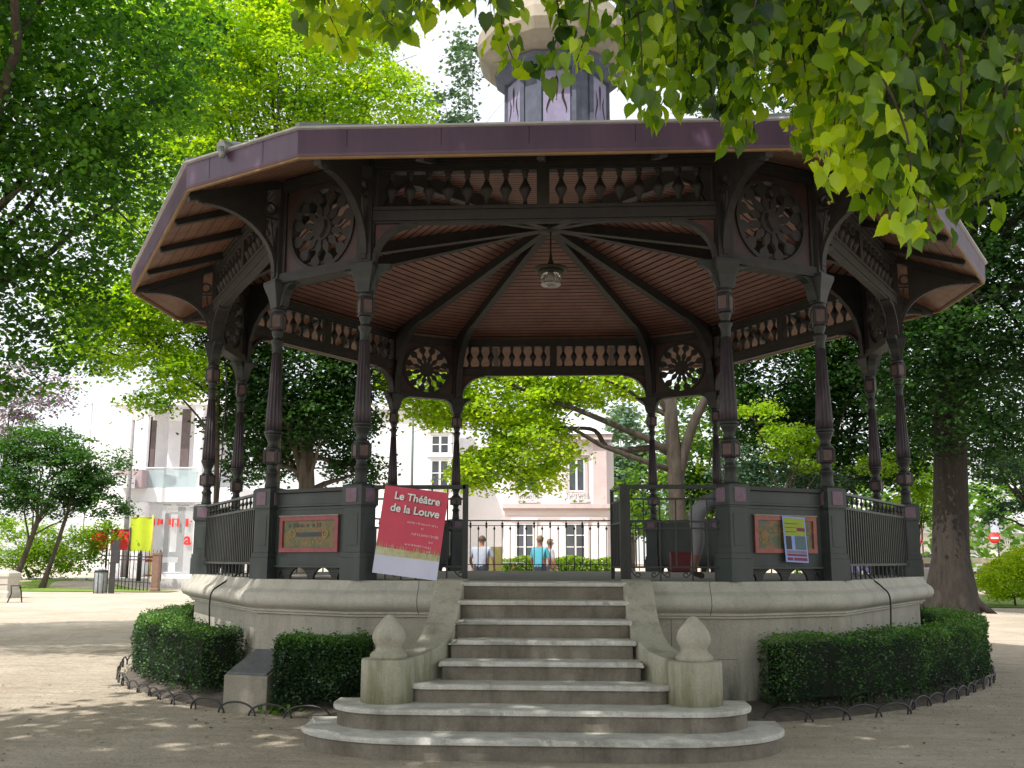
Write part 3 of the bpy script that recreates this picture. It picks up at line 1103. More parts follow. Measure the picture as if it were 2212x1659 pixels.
# left one: solid lower panel behind the poster
mb = MB()
xa, xb = -HL+0.16, -0.895
for (z_, h_, d) in ((2.40, 0.045, 0.03), (2.265, 0.02, 0.012), (1.935, 0.016, 0.012), (1.505, 0.022, 0.014)):
    mb.box(xa, xb, -d, d, z_-h_/2, z_+h_/2, 0, TL)
mb.box(xb-0.03, xb+0.03, -0.03, 0.03, FZ, 2.43, 0, TL)
for i, x in enumerate([-1.80, -1.62, -1.45, -1.28, -1.10]):
    mb.box(x-0.008, x+0.008, -0.008, 0.008, 1.352, 2.38, 0, TL)
scroll(mb, -1.62, 1, TL)
scroll(mb, -1.62, -1, TL)
scroll(mb, -1.02, 1, TL)
fr2 = mb.build('front_railing', M['iron'], band)
# gate leaf opened inwards on the right of the opening
g0 = Vector((0.885, -AP+0.0, 0))
g1 = Vector((0.80, -AP+0.72, 0))
gd = (g1-g0).normalized()
gs = Vector((gd.y, -gd.x, 0))
GL = (g1-g0).length


def TG(p):
    q = g0+gd*p[0]+gs*p[1]
    return (q.x, q.y, p[2])


mb = MB()
mb.box(-0.03, 0.03, -0.03, 0.03, FZ, 2.43, 0, TG)
mb.box(GL-0.025, GL+0.025, -0.02, 0.02, 1.36, 2.42, 0, TG)
for z_ in (2.40, 2.25, 2.0, 1.50):
    mb.box(0.03, GL-0.025, -0.015, 0.015, z_-0.012, z_+0.012, 0, TG)
for i in range(1, 7):
    x = GL*i/7
    mb.box(x-0.009, x+0.009, -0.009, 0.009, 1.50, 2.25, 0, TG)
mb.box(0.03, GL-0.025, -0.004, 0.004, 2.0, 2.24, 0, TG)
mb.build('gate_leaf', M['iron'], band)

# ---- ceiling boards and soffit
def board_faces(mb, r0, z0, r1, z1, pitch, gap, mi, drop=0.0):
    """planks parallel to the eaves on the twelve slopes between two radii"""
    cr = poly12(1.0)
    for k in range(12):
        a = Vector(cr[k])
        b = Vector(cr[(k+1) % 12])
        apo = ((a+b)/2).length
        L = (r1-r0)*apo
        n = max(1, int(L/pitch))
        for i in range(n):
            t0 = i/n
            t1 = (i+1)/n-gap/L
            q = []
            for t, dz in ((t0, 0.0), (t1, -drop)):
                rr, zz = r0+(r1-r0)*t, z0+(z1-z0)*t
                q.append(((a*rr).x, (a*rr).y, zz+dz))
                q.append(((b*rr).x, (b*rr).y, zz+dz))
            mb.add([q[0], q[1], q[3], q[2]], [(0, 1, 2, 3)], mi)


mb = MB()
board_faces(mb, 0.25, zc(0.25), 5.50, zc(5.50), 0.155, 0.032, 0, 0.0)
board_faces(mb, 0.0, zc(0.0)+0.05, 5.52, zc(5.52)+0.05, 3.0, 0.0, 1)  # dark sheet above the gaps paints the shadow lines between boards
mb.build('ceiling', [M['ceiling'], M['dark']], band)
mb = MB()
board_faces(mb, 5.52, zc(5.52), 6.86, 5.915, 0.14, 0.006, 0, 0.004)
board_faces(mb, 5.52, zc(5.52)+0.04, 6.86, 5.955, 3.0, 0.0, 1)
mb.build('soffit', [M['soffit'], M['dark']], band)
# rafters under the eaves
mb = MB()
for x in (-1.32, 0.0, 1.32):
    mb.bar(TL((x, 0.06, 6.33)), TL((x, 1.20, 5.90)), 0.085, 0.10, 0)
raf = mb.build('rafters', M['wood'], band)
rotated_copies([raf], K6)
# hub with ring
mb = MB()
mb.lathe([(0.0, 7.10), (0.16, 7.11), (0.27, 7.15), (0.27, 7.29)], 24, 0)
mb.build('ceiling_hub', M['wood'], band)

# fascia
def ring12(mb, rows, mi):
    n = len(rows)
    v = []
    for r, z in rows:
        v += [(x, y, z) for x, y in poly12(r)]
    f = [(i*12+k, i*12+(k+1) % 12, (i+1)*12+(k+1) % 12, (i+1)*12+k) for i in range(n-1) for k in range(12)]
    mb.add(v, f, mi)


mb = MB()
ring12(mb, [(6.86, 5.90), (6.905, 5.895), (6.915, 5.925), (6.925, 6.19), (6.90, 6.19)], 0)
ring12(mb, [(6.84, 5.905), (6.862, 5.87), (6.898, 5.87), (6.9, 5.894)], 1)
for k in range(12):
    A, B = Vector(poly12(6.924)[k]), Vector(poly12(6.924)[(k+1) % 12])
    L = (B-A).length
    u = (B-A)/L
    nn = Vector((u.y, -u.x))
    nj = 5 if L > 3 else 2
    for j in range(nj):
        q = A+u*L*((j+0.5+random.uniform(-.12, .12))/nj)
        o_ = nn*0.0015
        w_ = u*0.004
        mb.add([(*(q+o_*-6-w_), 5.925), (*(q+o_*-6+w_), 5.925), (*(q+o_*2+w_), 6.19), (*(q+o_*2-w_), 6.19)], [(0, 1, 2, 3)], 2)
mb.build('fascia', [M['fascia'], M['lip'], M['dark']], band)
mb = MB()
ring12(mb, [(6.88, 6.191), (6.965, 6.20), (6.965, 6.222), (6.90, 6.235)], 0)
mb.build('drip_edge', M['drip'], band)
mb = MB()
ring12(mb, [(6.93, 6.23), (6.6, 6.35), (6.0, 6.60), (5.2, 6.93), (4.4, 7.24), (3.4, 7.60), (2.4, 7.92), (1.6, 8.18), (0.9, 8.42)], 0)
for x, y in poly12(1.0):
    pr = [(6.93, 6.25), (6.0, 6.61), (4.4, 7.25), (2.4, 7.93), (0.9, 8.44)]
    for (ra, za), (rb, zb) in zip(pr[:-1], pr[1:]):
        mb.bar((x*ra, y*ra, za), (x*rb, y*rb, zb), 0.06, 0.05, 0)
mb.build('roof', M['zinc'], band)
# gutter outlet on the front left eave
a, b = Vector(poly12(6.95)[0]), Vector(poly12(6.95)[11])
q = a+(b-a)*0.62
mb = MB()
od = Vector((q.x, q.y, 0)).normalized()
qq = Vector((q.x, q.y, 6.20))
mb.tube([qq-od*0.20+Vector((0, 0, 0.10)), qq+od*0.06+Vector((0, 0, 0.03))], 0.075, 12, 0)
mb.tube([qq+od*0.03+Vector((0, 0, 0.02)), qq+od*0.04-Vector((0, 0, 0.10))], [0.06, 0.03], 10, 0)
mb.build('gutter_outlet', M['zinc'], band)
mb = MB()
b2 = Vector(poly12(6.95)[11])
mb.lathe([(0.10, 6.2), (0.085, 6.27), (0.03, 6.30)], 10, 0, None, b2.x*0.985, b2.y*0.985)
mb.build('roof_cap', M['zinc'], band)

# ---- lantern on the roof
lant_z0 = 8.2
LDX = 0.14
RL = 0.88


def lant_poly(r, half=19.0):
    out = []
    for k in range(6):
        for a in (-half, half):
            t = R(-90+60*k+a)
            out.append((r*math.cos(t), r*math.sin(t)))
    return out


mb = MB()


def ringL(mb, rows, mi, half=19.0, smooth=False):
    v = []
    for r, z in rows:
        v += [(x, y, z) for x, y in lant_poly(r, half)]
    n = len(rows)
    f = [(i*12+k, i*12+(k+1) % 12, (i+1)*12+(k+1) % 12, (i+1)*12+k) for i in range(n-1) for k in range(12)]
    mb.add(v, f, mi, None, smooth)


ringL(mb, [(RL, lant_z0), (RL, 9.78)], 0)
for x, y in lant_poly(RL+0.012):
    mb.box(x-0.035, x+0.035, y-0.035, y+0.035, lant_z0, 9.76, 0)
ringL(mb, [(RL+0.0, 9.70), (RL+0.05, 9.72), (RL+0.20, 9.84), (RL+0.22, 9.90), (RL+0.22, 9.93), (RL+0.12, 9.96)], 0)
drum = mb.build('lantern', M['slate'], band)
drum.location.x = LDX
mb = MB()
ap = RL*math.cos(R(19))
mb.box(-0.225, 0.225, -ap-0.018, -ap, lant_z0, 9.66, 0)
# cut-out ornament: drop between two curved blades
drop = [(0.0, 9.64), (0.028, 9.58), (0.034, 9.52), (0.026, 9.44), (0.012, 9.30), (0.0, 9.22), (-0.012, 9.30), (-0.026, 9.44), (-0.034, 9.52), (-0.028, 9.58)]
drop = [(a, b-0.06) for a, b in drop]
mb.prism(drop, -ap-0.0215, -ap-0.018, 1, None, 'y')
for sx in (-1, 1):
    o_, i_ = [], []
    for (x, z, w) in ((0.145, 9.42, 0.001), (0.12, 9.34, 0.010), (0.10, 9.26, 0.020), (0.105, 9.17, 0.022), (0.14, 9.07, 0.018), (0.165, 8.98, 0.012), (0.16, 8.9, 0.004)):
        o_.append((sx*(x+w), z))
        i_.append((sx*(x-w), z))
    mb.prism(o_+i_[::-1], -ap-0.0215, -ap-0.018, 1, None, 'y')
mb.lathe([(0.012, 9.13), (0.012, 9.16)], 8, 1, lambda p: (p[0], p[1]-ap-0.01, p[2]))
lp = mb.build('lantern_panel', [M['lilac'], M['dark']], drum)
for a in K6:
    o = lp.copy()
    COL.objects.link(o)
    o.parent = drum
    o.rotation_euler.z = a
mb = MB()
dome = [(1.02, 9.93), (1.22, 10.02), (1.37, 10.17), (1.43, 10.36), (1.40, 10.58), (1.28, 10.84), (1.08, 11.08), (0.84, 11.28), (0.60, 11.48), (0.36, 11.68), (0.18, 11.9), (0.08, 12.2), (0.03, 12.6)]
ringL(mb, dome, 0, 15.0)
mb.build('onion_dome', M['dome'], drum)
# ------------------------------------------------------------------ ground
def grid_mesh(name, xs, ys, zf, mat):
    X, Y = np.meshgrid(xs, ys)
    Z = zf(X, Y)
    nx, ny = len(xs), len(ys)
    V = np.stack([X, Y, Z], -1).reshape(-1, 3)
    f = []
    for j in range(ny-1):
        for i in range(nx-1):
            f.append((j*nx+i, j*nx+i+1, (j+1)*nx+i+1, (j+1)*nx+i))
    me = bpy.data.meshes.new(name)
    me.from_pydata(V.tolist(), [], f)
    me.materials.append(mat)
    me.polygons.foreach_set('use_smooth', [True]*len(f))
    o = bpy.data.objects.new(name, me)
    COL.objects.link(o)
    return o


m, nt, b = newmat('sandy gravel ground')
geo = nt.nodes.new('ShaderNodeNewGeometry')
n1 = node(nt, 'ShaderNodeTexNoise', Scale=0.35, Detail=8.0, Roughness=0.65)
nt.links.new(geo.outputs['Position'], n1.inputs['Vector'])
c1 = ramp(nt, n1.outputs[0], [(0.3, (0.43, 0.355, 0.275)), (0.5, (0.52, 0.45, 0.36)), (0.7, (0.60, 0.53, 0.44))])
n2 = node(nt, 'ShaderNodeTexNoise', Scale=38.0, Detail=8.0, Roughness=0.8)
nt.links.new(geo.outputs['Position'], n2.inputs['Vector'])
c2 = ramp(nt, n2.outputs[0], [(0.3, (0.62,)*3), (0.52, (1.0,)*3), (0.72, (1.25,)*3)])
mx = nt.nodes.new('ShaderNodeMixRGB')
mx.blend_type = 'MULTIPLY'
mx.inputs[0].default_value = 1
nt.links.new(c1, mx.inputs[1])
nt.links.new(c2, mx.inputs[2])
n3 = node(nt, 'ShaderNodeTexNoise', Scale=2.6, Detail=9.0, Roughness=0.75)
mp3 = nt.nodes.new('ShaderNodeMapping')
mp3.inputs['Scale'].default_value = (0.5, 1.6, 1)
nt.links.new(geo.outputs['Position'], mp3.inputs[0])
nt.links.new(mp3.outputs[0], n3.inputs['Vector'])
c3 = ramp(nt, n3.outputs[0], [(0.33, (0.78,)*3), (0.6, (1.06,)*3)])
mx3 = nt.nodes.new('ShaderNodeMixRGB')
mx3.blend_type = 'MULTIPLY'
mx3.inputs[0].default_value = 1
nt.links.new(mx.outputs[0], mx3.inputs[1])
nt.links.new(c3, mx3.inputs[2])
nt.links.new(mx3.outputs[0], b.inputs['Base Color'])
b.inputs['Roughness'].default_value = 0.95
b.inputs['Specular IOR Level'].default_value = 0.2
bp0 = node(nt, 'ShaderNodeBump', Strength=0.8, Distance=0.06)
n5 = node(nt, 'ShaderNodeTexNoise', Scale=6.5, Detail=5.0, Roughness=0.6)
nt.links.new(geo.outputs['Position'], n5.inputs['Vector'])
nt.links.new(n5.outputs[0], bp0.inputs['Height'])
bp = node(nt, 'ShaderNodeBump', Strength=0.9, Distance=0.015)
nt.links.new(bp0.outputs[0], bp.inputs['Normal'])
nt.links.new(n2.outputs[0], bp.inputs['Height'])
nt.links.new(bp.outputs[0], b.inputs['Normal'])
M['ground'] = m

xs = np.concatenate([[-1500, -600, -250, -120, -80], np.arange(-60, 60, 1.0), [60, 80, 120, 250, 600, 1500]])
ys = np.concatenate([[-300, -100, -50], np.arange(-30, 70, 1.0), [70, 90, 130, 250, 600, 1800]])
tag(grid_mesh('ground', xs, ys, ground_z, M['ground']), kind='structure')

# planting bed around the plinth: soil rising to the wall
mb = MB()
soil = paint('grey earth', (0.17, 0.145, 0.12), (0.085, 0.07, 0.058), scale=9, rough=1, bump=1.0, bscale=30)
rows = [(0.075, 0.15), (0.35, 0.10), (0.7, 0.035), (1.0, -0.03), (1.2, -0.10)]


def bedpt(off, a):
    # rounded outline, radius RC plus offset
    return ((RC+off)*math.cos(a), (RC+off)*math.sin(a))


NB = 96


def rim(a):
    th = abs(math.degrees(math.atan2(math.sin(a+PI/2), math.cos(a+PI/2))))
    if math.cos(a) < 0:
        return float(np.interp(th, [0, 50, 75, 90, 107, 125, 180], [6.35, 6.40, 6.55, 6.82, 7.85, 8.6, 8.6]))
    return float(np.interp(th, [0, 40, 60, 90, 104, 120, 180], [6.30, 6.22, 6.25, 6.72, 7.35, 8.0, 8.5]))


v = []
for j, (o, z) in enumerate(rows):
    for k in range(NB):
        a = 2*PI*k/NB
        ext = rim(a)-6.42
        x, y = bedpt(o-0.25 if j == 0 else o-0.30+ext*(j/4), a)
        v.append((x, y, z+0.012*mn.noise(Vector((x*2, y*2, 0)))))
f = [(j*NB+k, j*NB+(k+1) % NB, (j+1)*NB+(k+1) % NB, (j+1)*NB+k) for j in range(len(rows)-1) for k in range(NB)]
mb.add(v, f, 0, None, True)
tag(mb.build('planting_bed', soil), kind='structure')

# small stones lying about
mb = MB()
for i in range(3200):
    if i < 500:
        a = rng.uniform(-2.9, -0.2)
        r = 6.1+abs(rng.normal(0, 0.35))
        x, y = r*math.cos(a), r*math.sin(a)
        if abs(x) < 2.3:
            continue
    else:
        x, y = rng.uniform(-9, 9), rng.uniform(-11.5, -4)
        if math.hypot(x, y) < 6.1 or (abs(x) < 2.4 and y > -8.1):
            continue
    s = rng.uniform(0.006, 0.017)
    z = G_Z
    a = rng.uniform(0, 3)
    c, sn = math.cos(a)*s, math.sin(a)*s
    mb.add([(x+c, y+sn, z-.002), (x-sn, y+c, z-.002), (x-c*1.3, y-sn, z-.002), (x+sn, y-c, z-.002), (x, y, z+s*0.7)], [(0, 1, 4), (1, 2, 4), (2, 3, 4), (3, 0, 4)])
tag(mb.build('loose_stones', paint('loose stones', (0.42, 0.37, 0.31), (0.18, 0.15, 0.12), scale=30)), 'small loose stones scattered on the sandy ground', 'stones', kind='stuff')

# lawns
lawnm = paint('sunlit lawn', (0.20, 0.30, 0.035), (0.11, 0.19, 0.025), scale=4, rough=0.9, bump=0.6, bscale=60)
for nm, pts in (('lawn', [(-62, 34.3), (-27, 34.3), (-19.5, 33.6), (-19.5, 35.2), (-30, 43.5), (-62, 52)]), ('lawn', [(15.2, 21.2), (20, 19.5), (44, 17), (60, 26), (60, 36), (17, 34)])):
    bm = bmesh.new()
    bm.faces.new([bm.verts.new((x, y, 0)) for x, y in pts])
    bmesh.ops.triangulate(bm, faces=bm.faces)
    for _ in range(5):
        bmesh.ops.subdivide_edges(bm, edges=[e for e in bm.edges if e.calc_length() > 2.0], cuts=1)
    bmesh.ops.triangulate(bm, faces=bm.faces)
    me = bpy.data.meshes.new(nm)
    for vv in bm.verts:
        vv.co.z = float(ground_z(vv.co.x, vv.co.y))+0.03
    bm.to_mesh(me)
    bm.free()
    me.materials.append(lawnm)
    o = bpy.data.objects.new(nm, me)
    COL.objects.link(o)
    tag(o, kind='structure')

# street beyond
mb = MB()
mb.box(-90, -15, 42.0, 49.0, -0.2, 0.40)
mb.box(-90, -15, 40.9, 41.1, -0.2, 0.50)
pv = paint('pale paving', (0.62, 0.61, 0.60), (0.5, 0.49, 0.48), scale=1)
tag(mb.build('pavement', pv), kind='structure')

# ------------------------------------------------------------------ hanging lamp
g = paint('verdigris lamp metal', (0.055, 0.052, 0.032), (0.03, 0.028, 0.018))
lamp = tag(empty('hanging_lamp', (0.02, 0, 6.93)), 'bell shaped pendant lamp with clear glass bowl hanging from the ceiling hub', 'lamp')
mb = MB()
mb.lathe([(0.012, 0.18), (0.012, -0.18), (0.022, -0.20), (0.03, -0.30), (0.055, -0.37), (0.10, -0.40), (0.20, -0.425), (0.29, -0.455), (0.295, -0.475), (0.25, -0.50), (0.21, -0.505)], 28)
mb.build('lamp_shade', g, lamp)
mb = MB()
mb.lathe([(0.22, -0.505), (0.215, -0.54), (0.17, -0.56)], 24)
mb.build('collar', g, lamp)
gm, nt, b = newmat('clear lamp glass')
b.inputs['Base Color'].default_value = (0.75, 0.75, 0.72, 1)
b.inputs['Roughness'].default_value = 0.08
b.inputs['Transmission Weight'].default_value = 0.85
b.inputs['Alpha'].default_value = 0.75
mb = MB()
mb.lathe([(0.165, -0.555), (0.165, -0.66), (0.14, -0.725), (0.09, -0.77), (0.03, -0.785), (0.0, -0.787)], 24)
mb.build('glass_bowl', gm, lamp)
mb = MB()
mb.lathe([(0.168, -0.735), (0.172, -0.74), (0.15, -0.765), (0.145, -0.755)], 24)
for k in range(6):
    a = k*PI/3
    mb.tube([(0.165*math.cos(a), 0.165*math.sin(a), -0.56), (0.168*math.cos(a), 0.168*math.sin(a), -0.68), (0.12*math.cos(a), 0.12*math.sin(a), -0.76)], 0.005, 6)
mb.lathe([(0.02, -0.56), (0.045, -0.60), (0.05, -0.65), (0.02, -0.70)], 12)
mb.build('lamp_cage', M['drip'], lamp)

# ------------------------------------------------------------------ cables
def curve_pts(P3, ns=6):
    P3 = [Vector(p) for p in P3]
    out = []
    for i in range(len(P3)-1):
        p0, p1, p2, p3 = P3[max(i-1, 0)], P3[i], P3[i+1], P3[min(i+2, len(P3)-1)]
        for k in range(ns):
            t = k/ns
            out.append(0.5*((2*p1)+(-p0+p2)*t+(2*p0-5*p1+4*p2-p3)*t*t+(-p0+3*p1-3*p2+p3)*t**3))
    out.append(P3[-1])
    return out


def ledge(x, y, d, z):
    """point on the coping: start (x,y) on column ring, pushed outwards by d"""
    v = Vector((x, y, 0))
    n = Vector((math.cos(R(-150 if x < 0 else -30)), math.sin(R(-150 if x < 0 else -30)), 0))
    q = v+n*d
    return (q.x, q.y, z)


for (x, y, lab, d0) in ((-4.12, -3.05, 'black cable lying over the stone coping on the left and hanging into the hedge', 0), (4.05, -3.19, 'black cable hanging from the railing down the stone plinth on the right', 1)):
    mb = MB()
    sgn = -1 if x < 0 else 1
    pts = [ledge(x, y, -0.05, 1.42 if not d0 else 2.1), ledge(x, y, 0.06, 1.37), ledge(x-0.06*sgn*0, y-0.05, 0.22, 1.26), ledge(x, y-0.16*(1 if not d0 else .3), 0.30, 1.17), ledge(x, y-0.22*(1 if not d0 else .3), 0.31, 1.02), ledge(x, y-0.22*(1 if not d0 else .3), 0.29, 0.6), ledge(x, y-0.2*(1 if not d0 else .3), 0.28, 0.2)]
    if d0:
        pts[1] = ledge(x, y, 0.02, 1.5)
    mb.tube(curve_pts(pts), 0.011, 8)
    tag(mb.build('cable', M['black']), lab, 'cable')
mb = MB()
pa, pb = P(491, 785, 0.9), P(471, 1085, 0.9)
mb.tube(curve_pts([pa, pa*0.6+pb*0.4+Vector((0.02, 0, 0)), pb]), 0.012, 8)
tag(mb.build('cable', M['black']), 'long black cable hanging straight down beside the far left columns', 'cable')

# ------------------------------------------------------------------ poster
crim = paint('crimson poster print', (0.66, 0.055, 0.11), (0.60, 0.045, 0.095), scale=3, rough=0.45)
paper = paint('poster paper', (0.66, 0.68, 0.86), (0.60, 0.62, 0.80), scale=3, rough=0.5)
straw = paint('pale grass print', (0.62, 0.62, 0.45), (0.45, 0.42, 0.18), scale=16)
strawg = paint('ochre grass print', (0.45, 0.30, 0.08), (0.28, 0.30, 0.08), scale=20)
wht = paint('white print', (0.85, 0.85, 0.85), (0.8, 0.8, 0.8))
blk = paint('black print', (0.03, 0.02, 0.03))
brn = paint('brown print', (0.12, 0.07, 0.05))
PW, PH = 0.735, 0.985
tl, br_ = Vector((-1.81, -5.205, 2.42)), Vector((-1.185, -5.235, 1.35))
cen = (Vector((-1.81, -5.2, 2.42))+Vector((-1.09, -5.2, 2.31))+Vector((-1.19, -5.24, 1.35))+Vector((-1.91, -5.24, 1.45)))/4
post = tag(empty('poster', cen), 'crimson theatre poster with white hand lettering tied crookedly to the left gate railing', 'poster')
post.rotation_euler = (R(-2.2), R(7.0), R(0))
# poster local frame: x right, z up, front = -y
mb = MB()
nx = 24
sh = 0.05   # shear so that the sides lean as they do on the sagging sheet


def px(u, v):
    return (u-0.5)*PW, (v-0.5)*PH


def curl(u, v):
    return -0.010*math.sin(u*PI)*math.sin(v*PI*0.9)-0.012*(1-v)*(u**2)


def sheet(mb, vals, mi, off):
    """strip of the sheet between two v-curves"""
    for i in range(nx):
        u0, u1 = i/nx, (i+1)/nx
        q = []
        for u, w in ((u0, vals[0](u0)), (u1, vals[0](u1)), (u1, vals[1](u1)), (u0, vals[1](u0))):
            x, z = px(u, w)
            q.append((x, curl(u, w)-off, z))
        mb.add(q, [(0, 1, 2, 3)], mi)


sheet(mb, (lambda u: 0.0, lambda u: 0.21), 0, 0)
sheet(mb, (lambda u: 0.21, lambda u: 0.30-0.02*u), 1, 0)
sheet(mb, (lambda u: 0.30-0.02*u, lambda u: 1.0), 2, 0)
sheetb = mb.build('sheet', [paper, straw, crim], post)
so = sheetb.modifiers.new('thickness', 'SOLIDIFY')
so.thickness = 0.003
so.offset = 1
mb = MB()
for i in range(230):
    u = random.random()
    hh = random.uniform(0.02, 0.10)*(1.6 if (u < 0.06 or 0.80 < u < 0.93) and random.random() < .5 else 1)
    v0 = random.uniform(0.22, 0.285)
    x, z = px(u, v0)
    x1_, z1_ = px(min(max(u+random.uniform(-0.02, 0.02), 0.005), 0.995), v0+hh)
    w = 0.0025
    x = min(max(x, -PW/2+.004), PW/2-.004)
    mb.add([(x-w, curl(u, v0)-0.002, z), (x+w, curl(u, v0)-0.002, z), (x1_, curl(u, v0)-0.002, z1_)], [(0, 1, 2)], 0 if random.random() < 0.55 else 1)
mb.build('grass_print', [straw, strawg], post)
for body, u, w, size in (('Le Théâtre', 0.53, 0.885, 0.118), ('de la Louve', 0.52, 0.745, 0.122)):
    x, z = px(u, w)
    for mat_, dx, dz, dy, bo in ((blk, 0.006, -0.006, -0.0135, 0.004), (wht, 0, 0, -0.0165, 0.003)):
        mw = Matrix.Translation((x+dx, dy, z+dz)) @ Matrix.Rotation(R(90), 4, 'X') @ Matrix.Rotation(R(-2.2), 4, 'Z')
        text_mesh('lettering', body, size, mat_, post, mw, extrude=0.0008, bold=bo)
mb = MB()
for (u0, u1, w, h) in ((0.43, 0.90, 0.605, 0.020), (0.66, 0.69, 0.545, 0.022), (0.52, 0.93, 0.475, 0.026), (0.80, 0.87, 0.405, 0.016), (0.44, 0.86, 0.355, 0.018), (0.78, 0.84, 0.30, 0.012)):
    u = u0
    while u < u1:
        ww = random.uniform(0.008, 0.016)
        hh = h*random.choice((0.7, 0.75, 1.0, 1.1))
        x, z = px(u, w-0.03*(u-u0))
        x2 = x+ww*PW*0.9
        t = 0.0035
        k = random.randint(0, 2)
        y = curl(u, w)-0.0045
        mb.add([(x, y, z), (x+t, y, z), (x+t, y, z+hh), (x, y, z+hh)], [(0, 1, 2, 3)])
        if k != 1:
            mb.add([(x+t, y, z), (x2, y, z), (x2, y, z+t), (x+t, y, z+t)], [(0, 1, 2, 3)])
        if k != 0:
            mb.add([(x+t, y, z+hh*.7), (x2, y, z+hh*.7), (x2, y, z+hh*.7+t), (x+t, y, z+hh*.7+t)], [(0, 1, 2, 3)])
        u += ww+random.choice((0.006, 0.006, 0.016))
mb.build('small_print', wht, post)

# notice sheet on the right parapet panel
NN = NS
nt_ = tag(empty('notice'), 'blue edged notice sheet with lime top half pasted over the right painted picture', 'notice')
lime = paint('lime notice print', (0.34, 0.42, 0.02), (0.26, 0.33, 0.03), scale=30)
blu = paint('pale blue paper edge', (0.28, 0.40, 0.78), (0.22, 0.32, 0.66))
teal = paint('grey teal print', (0.10, 0.17, 0.19), (0.08, 0.13, 0.15))
mar = paint('maroon print', (0.22, 0.03, 0.07), (0.15, 0.02, 0.05))
lil = paint('mauve print', (0.25, 0.20, 0.26))
mb = MB()


def TN(p):                       # sheet frame: hung slightly crooked
    a = R(-2.0)
    x, z = p[0], p[2]
    return TS((0.845+x*math.cos(a)-z*math.sin(a)*-1, 0.066+p[1]+0.03*(0.26-z), 1.82+z*math.cos(a)-x*math.sin(a)*-1))


w2, h2 = 0.17, 0.26
mb.box(-w2, w2, 0, 0.003, -h2, h2, 0, TN)
mb.build('sheet', [blu], nt_)
for nm, mat_, rects in (('lime_field', lime, [(-0.15, 0.15, 0.045, 0.24)]), ('teal_field', teal, [(-0.01, 0.15, -0.115, 0.04)]), ('photo_print', M['iron'], [(-0.145, -0.06, -0.115, 0.035)]),
                        ('maroon_bars', mar, [(-0.14, 0.15, -0.19, -0.165), (-0.14, -0.06, -0.24, -0.205), (-0.045, 0.15, -0.24, -0.205), (0.03, 0.15, 0.095, 0.135)]), ('mauve_band', lil, [(-0.14, 0.15, -0.16, -0.125)]),
                        ('text_lines', blk, [(-0.145, 0.05, 0.175, 0.181), (-0.145, 0.02, 0.130, 0.136), (-0.145, 0.02, 0.083, 0.089)])):
    mb = MB()
    for (a, b_, c, d) in rects:
        mb.box(a, b_, 0.003, 0.0045 if nm != 'text_lines' and nm != 'maroon_bars' else 0.006, c, d, 0, TN)
    mb.build(nm, mat_, nt_)

# ------------------------------------------------------------------ info block
blkm = stone('block stone', (0.38, 0.35, 0.29), (0.25, 0.23, 0.18))
pb0 = Vector((-3.84, -4.40, 0))
e1 = (Vector((-2.97, -5.28, 0))-Vector((-3.84, -4.40, 0)))
tb = tag(empty('plaque_block', (-3.40, -5.03, G_Z)), 'squat stone block with a sloping grey plaque between the two left hedges', 'plinth')
u = Vector((math.cos(R(-14)), math.sin(R(-14)), 0))
nn = Vector((u.y, -u.x, 0))
cc = Vector((-3.20, -5.06, 0))
hwid = 0.27
vs = []
for (s, d) in ((-hwid, 0.30), (hwid, 0.30), (hwid, -0.34), (-hwid, -0.34)):
    q = u*s+nn*d
    vs.append(q)
mb = MB()
zt = [0.38, 0.38, 0.60, 0.60]
mb.add([(q.x, q.y, -0.1) for q in vs]+[(q.x, q.y, z) for q, z in zip(vs, zt)], [(0, 3, 2, 1), (4, 5, 6, 7), (0, 1, 5, 4), (1, 2, 6, 5), (2, 3, 7, 6), (3, 0, 4, 7)])
o = mb.build('block', blkm, tb, bevel=0.012)
tb.location = (cc.x, cc.y, G_Z)
mb = MB()
sl = (0.60-0.38)/0.64
qs = []
for (s, d) in ((-hwid+0.02, 0.28), (hwid-0.02, 0.28), (hwid-0.02, -0.32), (-hwid+0.02, -0.32)):
    q = u*s+nn*d
    qs.append((q.x, q.y, 0.38+(0.30-d)*sl))
mb.add([(a, b_, c+0.003) for a, b_, c in qs]+[(a, b_, c+0.022) for a, b_, c in qs], [(0, 3, 2, 1), (4, 5, 6, 7), (0, 1, 5, 4), (1, 2, 6, 5), (2, 3, 7, 6), (3, 0, 4, 7)])
mb.build('plaque', paint('grey slate plaque', (0.16, 0.17, 0.19), (0.09, 0.095, 0.11), scale=12, rough=0.35, bump=0.2), tb, bevel=0.004)

# ------------------------------------------------------------------ border hoops
def rim_seq(a_start, a_end, step):
    out = [(rim(a_start)*math.cos(a_start), rim(a_start)*math.sin(a_start))]
    a = a_start
    sg = 1 if a_end > a_start else -1
    while (a_end-a)*sg > 0:
        a += sg*step/rim(a)*0.9
        out.append(((rim(a)-0.04)*math.cos(a), (rim(a)-0.04)*math.sin(a)))
    return out


seqL = [(-2.25, -5.80), (-2.68, -5.75), (-3.10, -5.62), (-3.5, -5.42), (-3.9, -5.16), (-4.25, -4.86)]+rim_seq(R(-135.5), R(-200), 0.46)
seqR = [(2.31, -5.62), (2.74, -5.62), (3.16, -5.48), (3.56, -5.25), (3.95, -5.0)]+rim_seq(R(-48.5), R(14), 0.46)


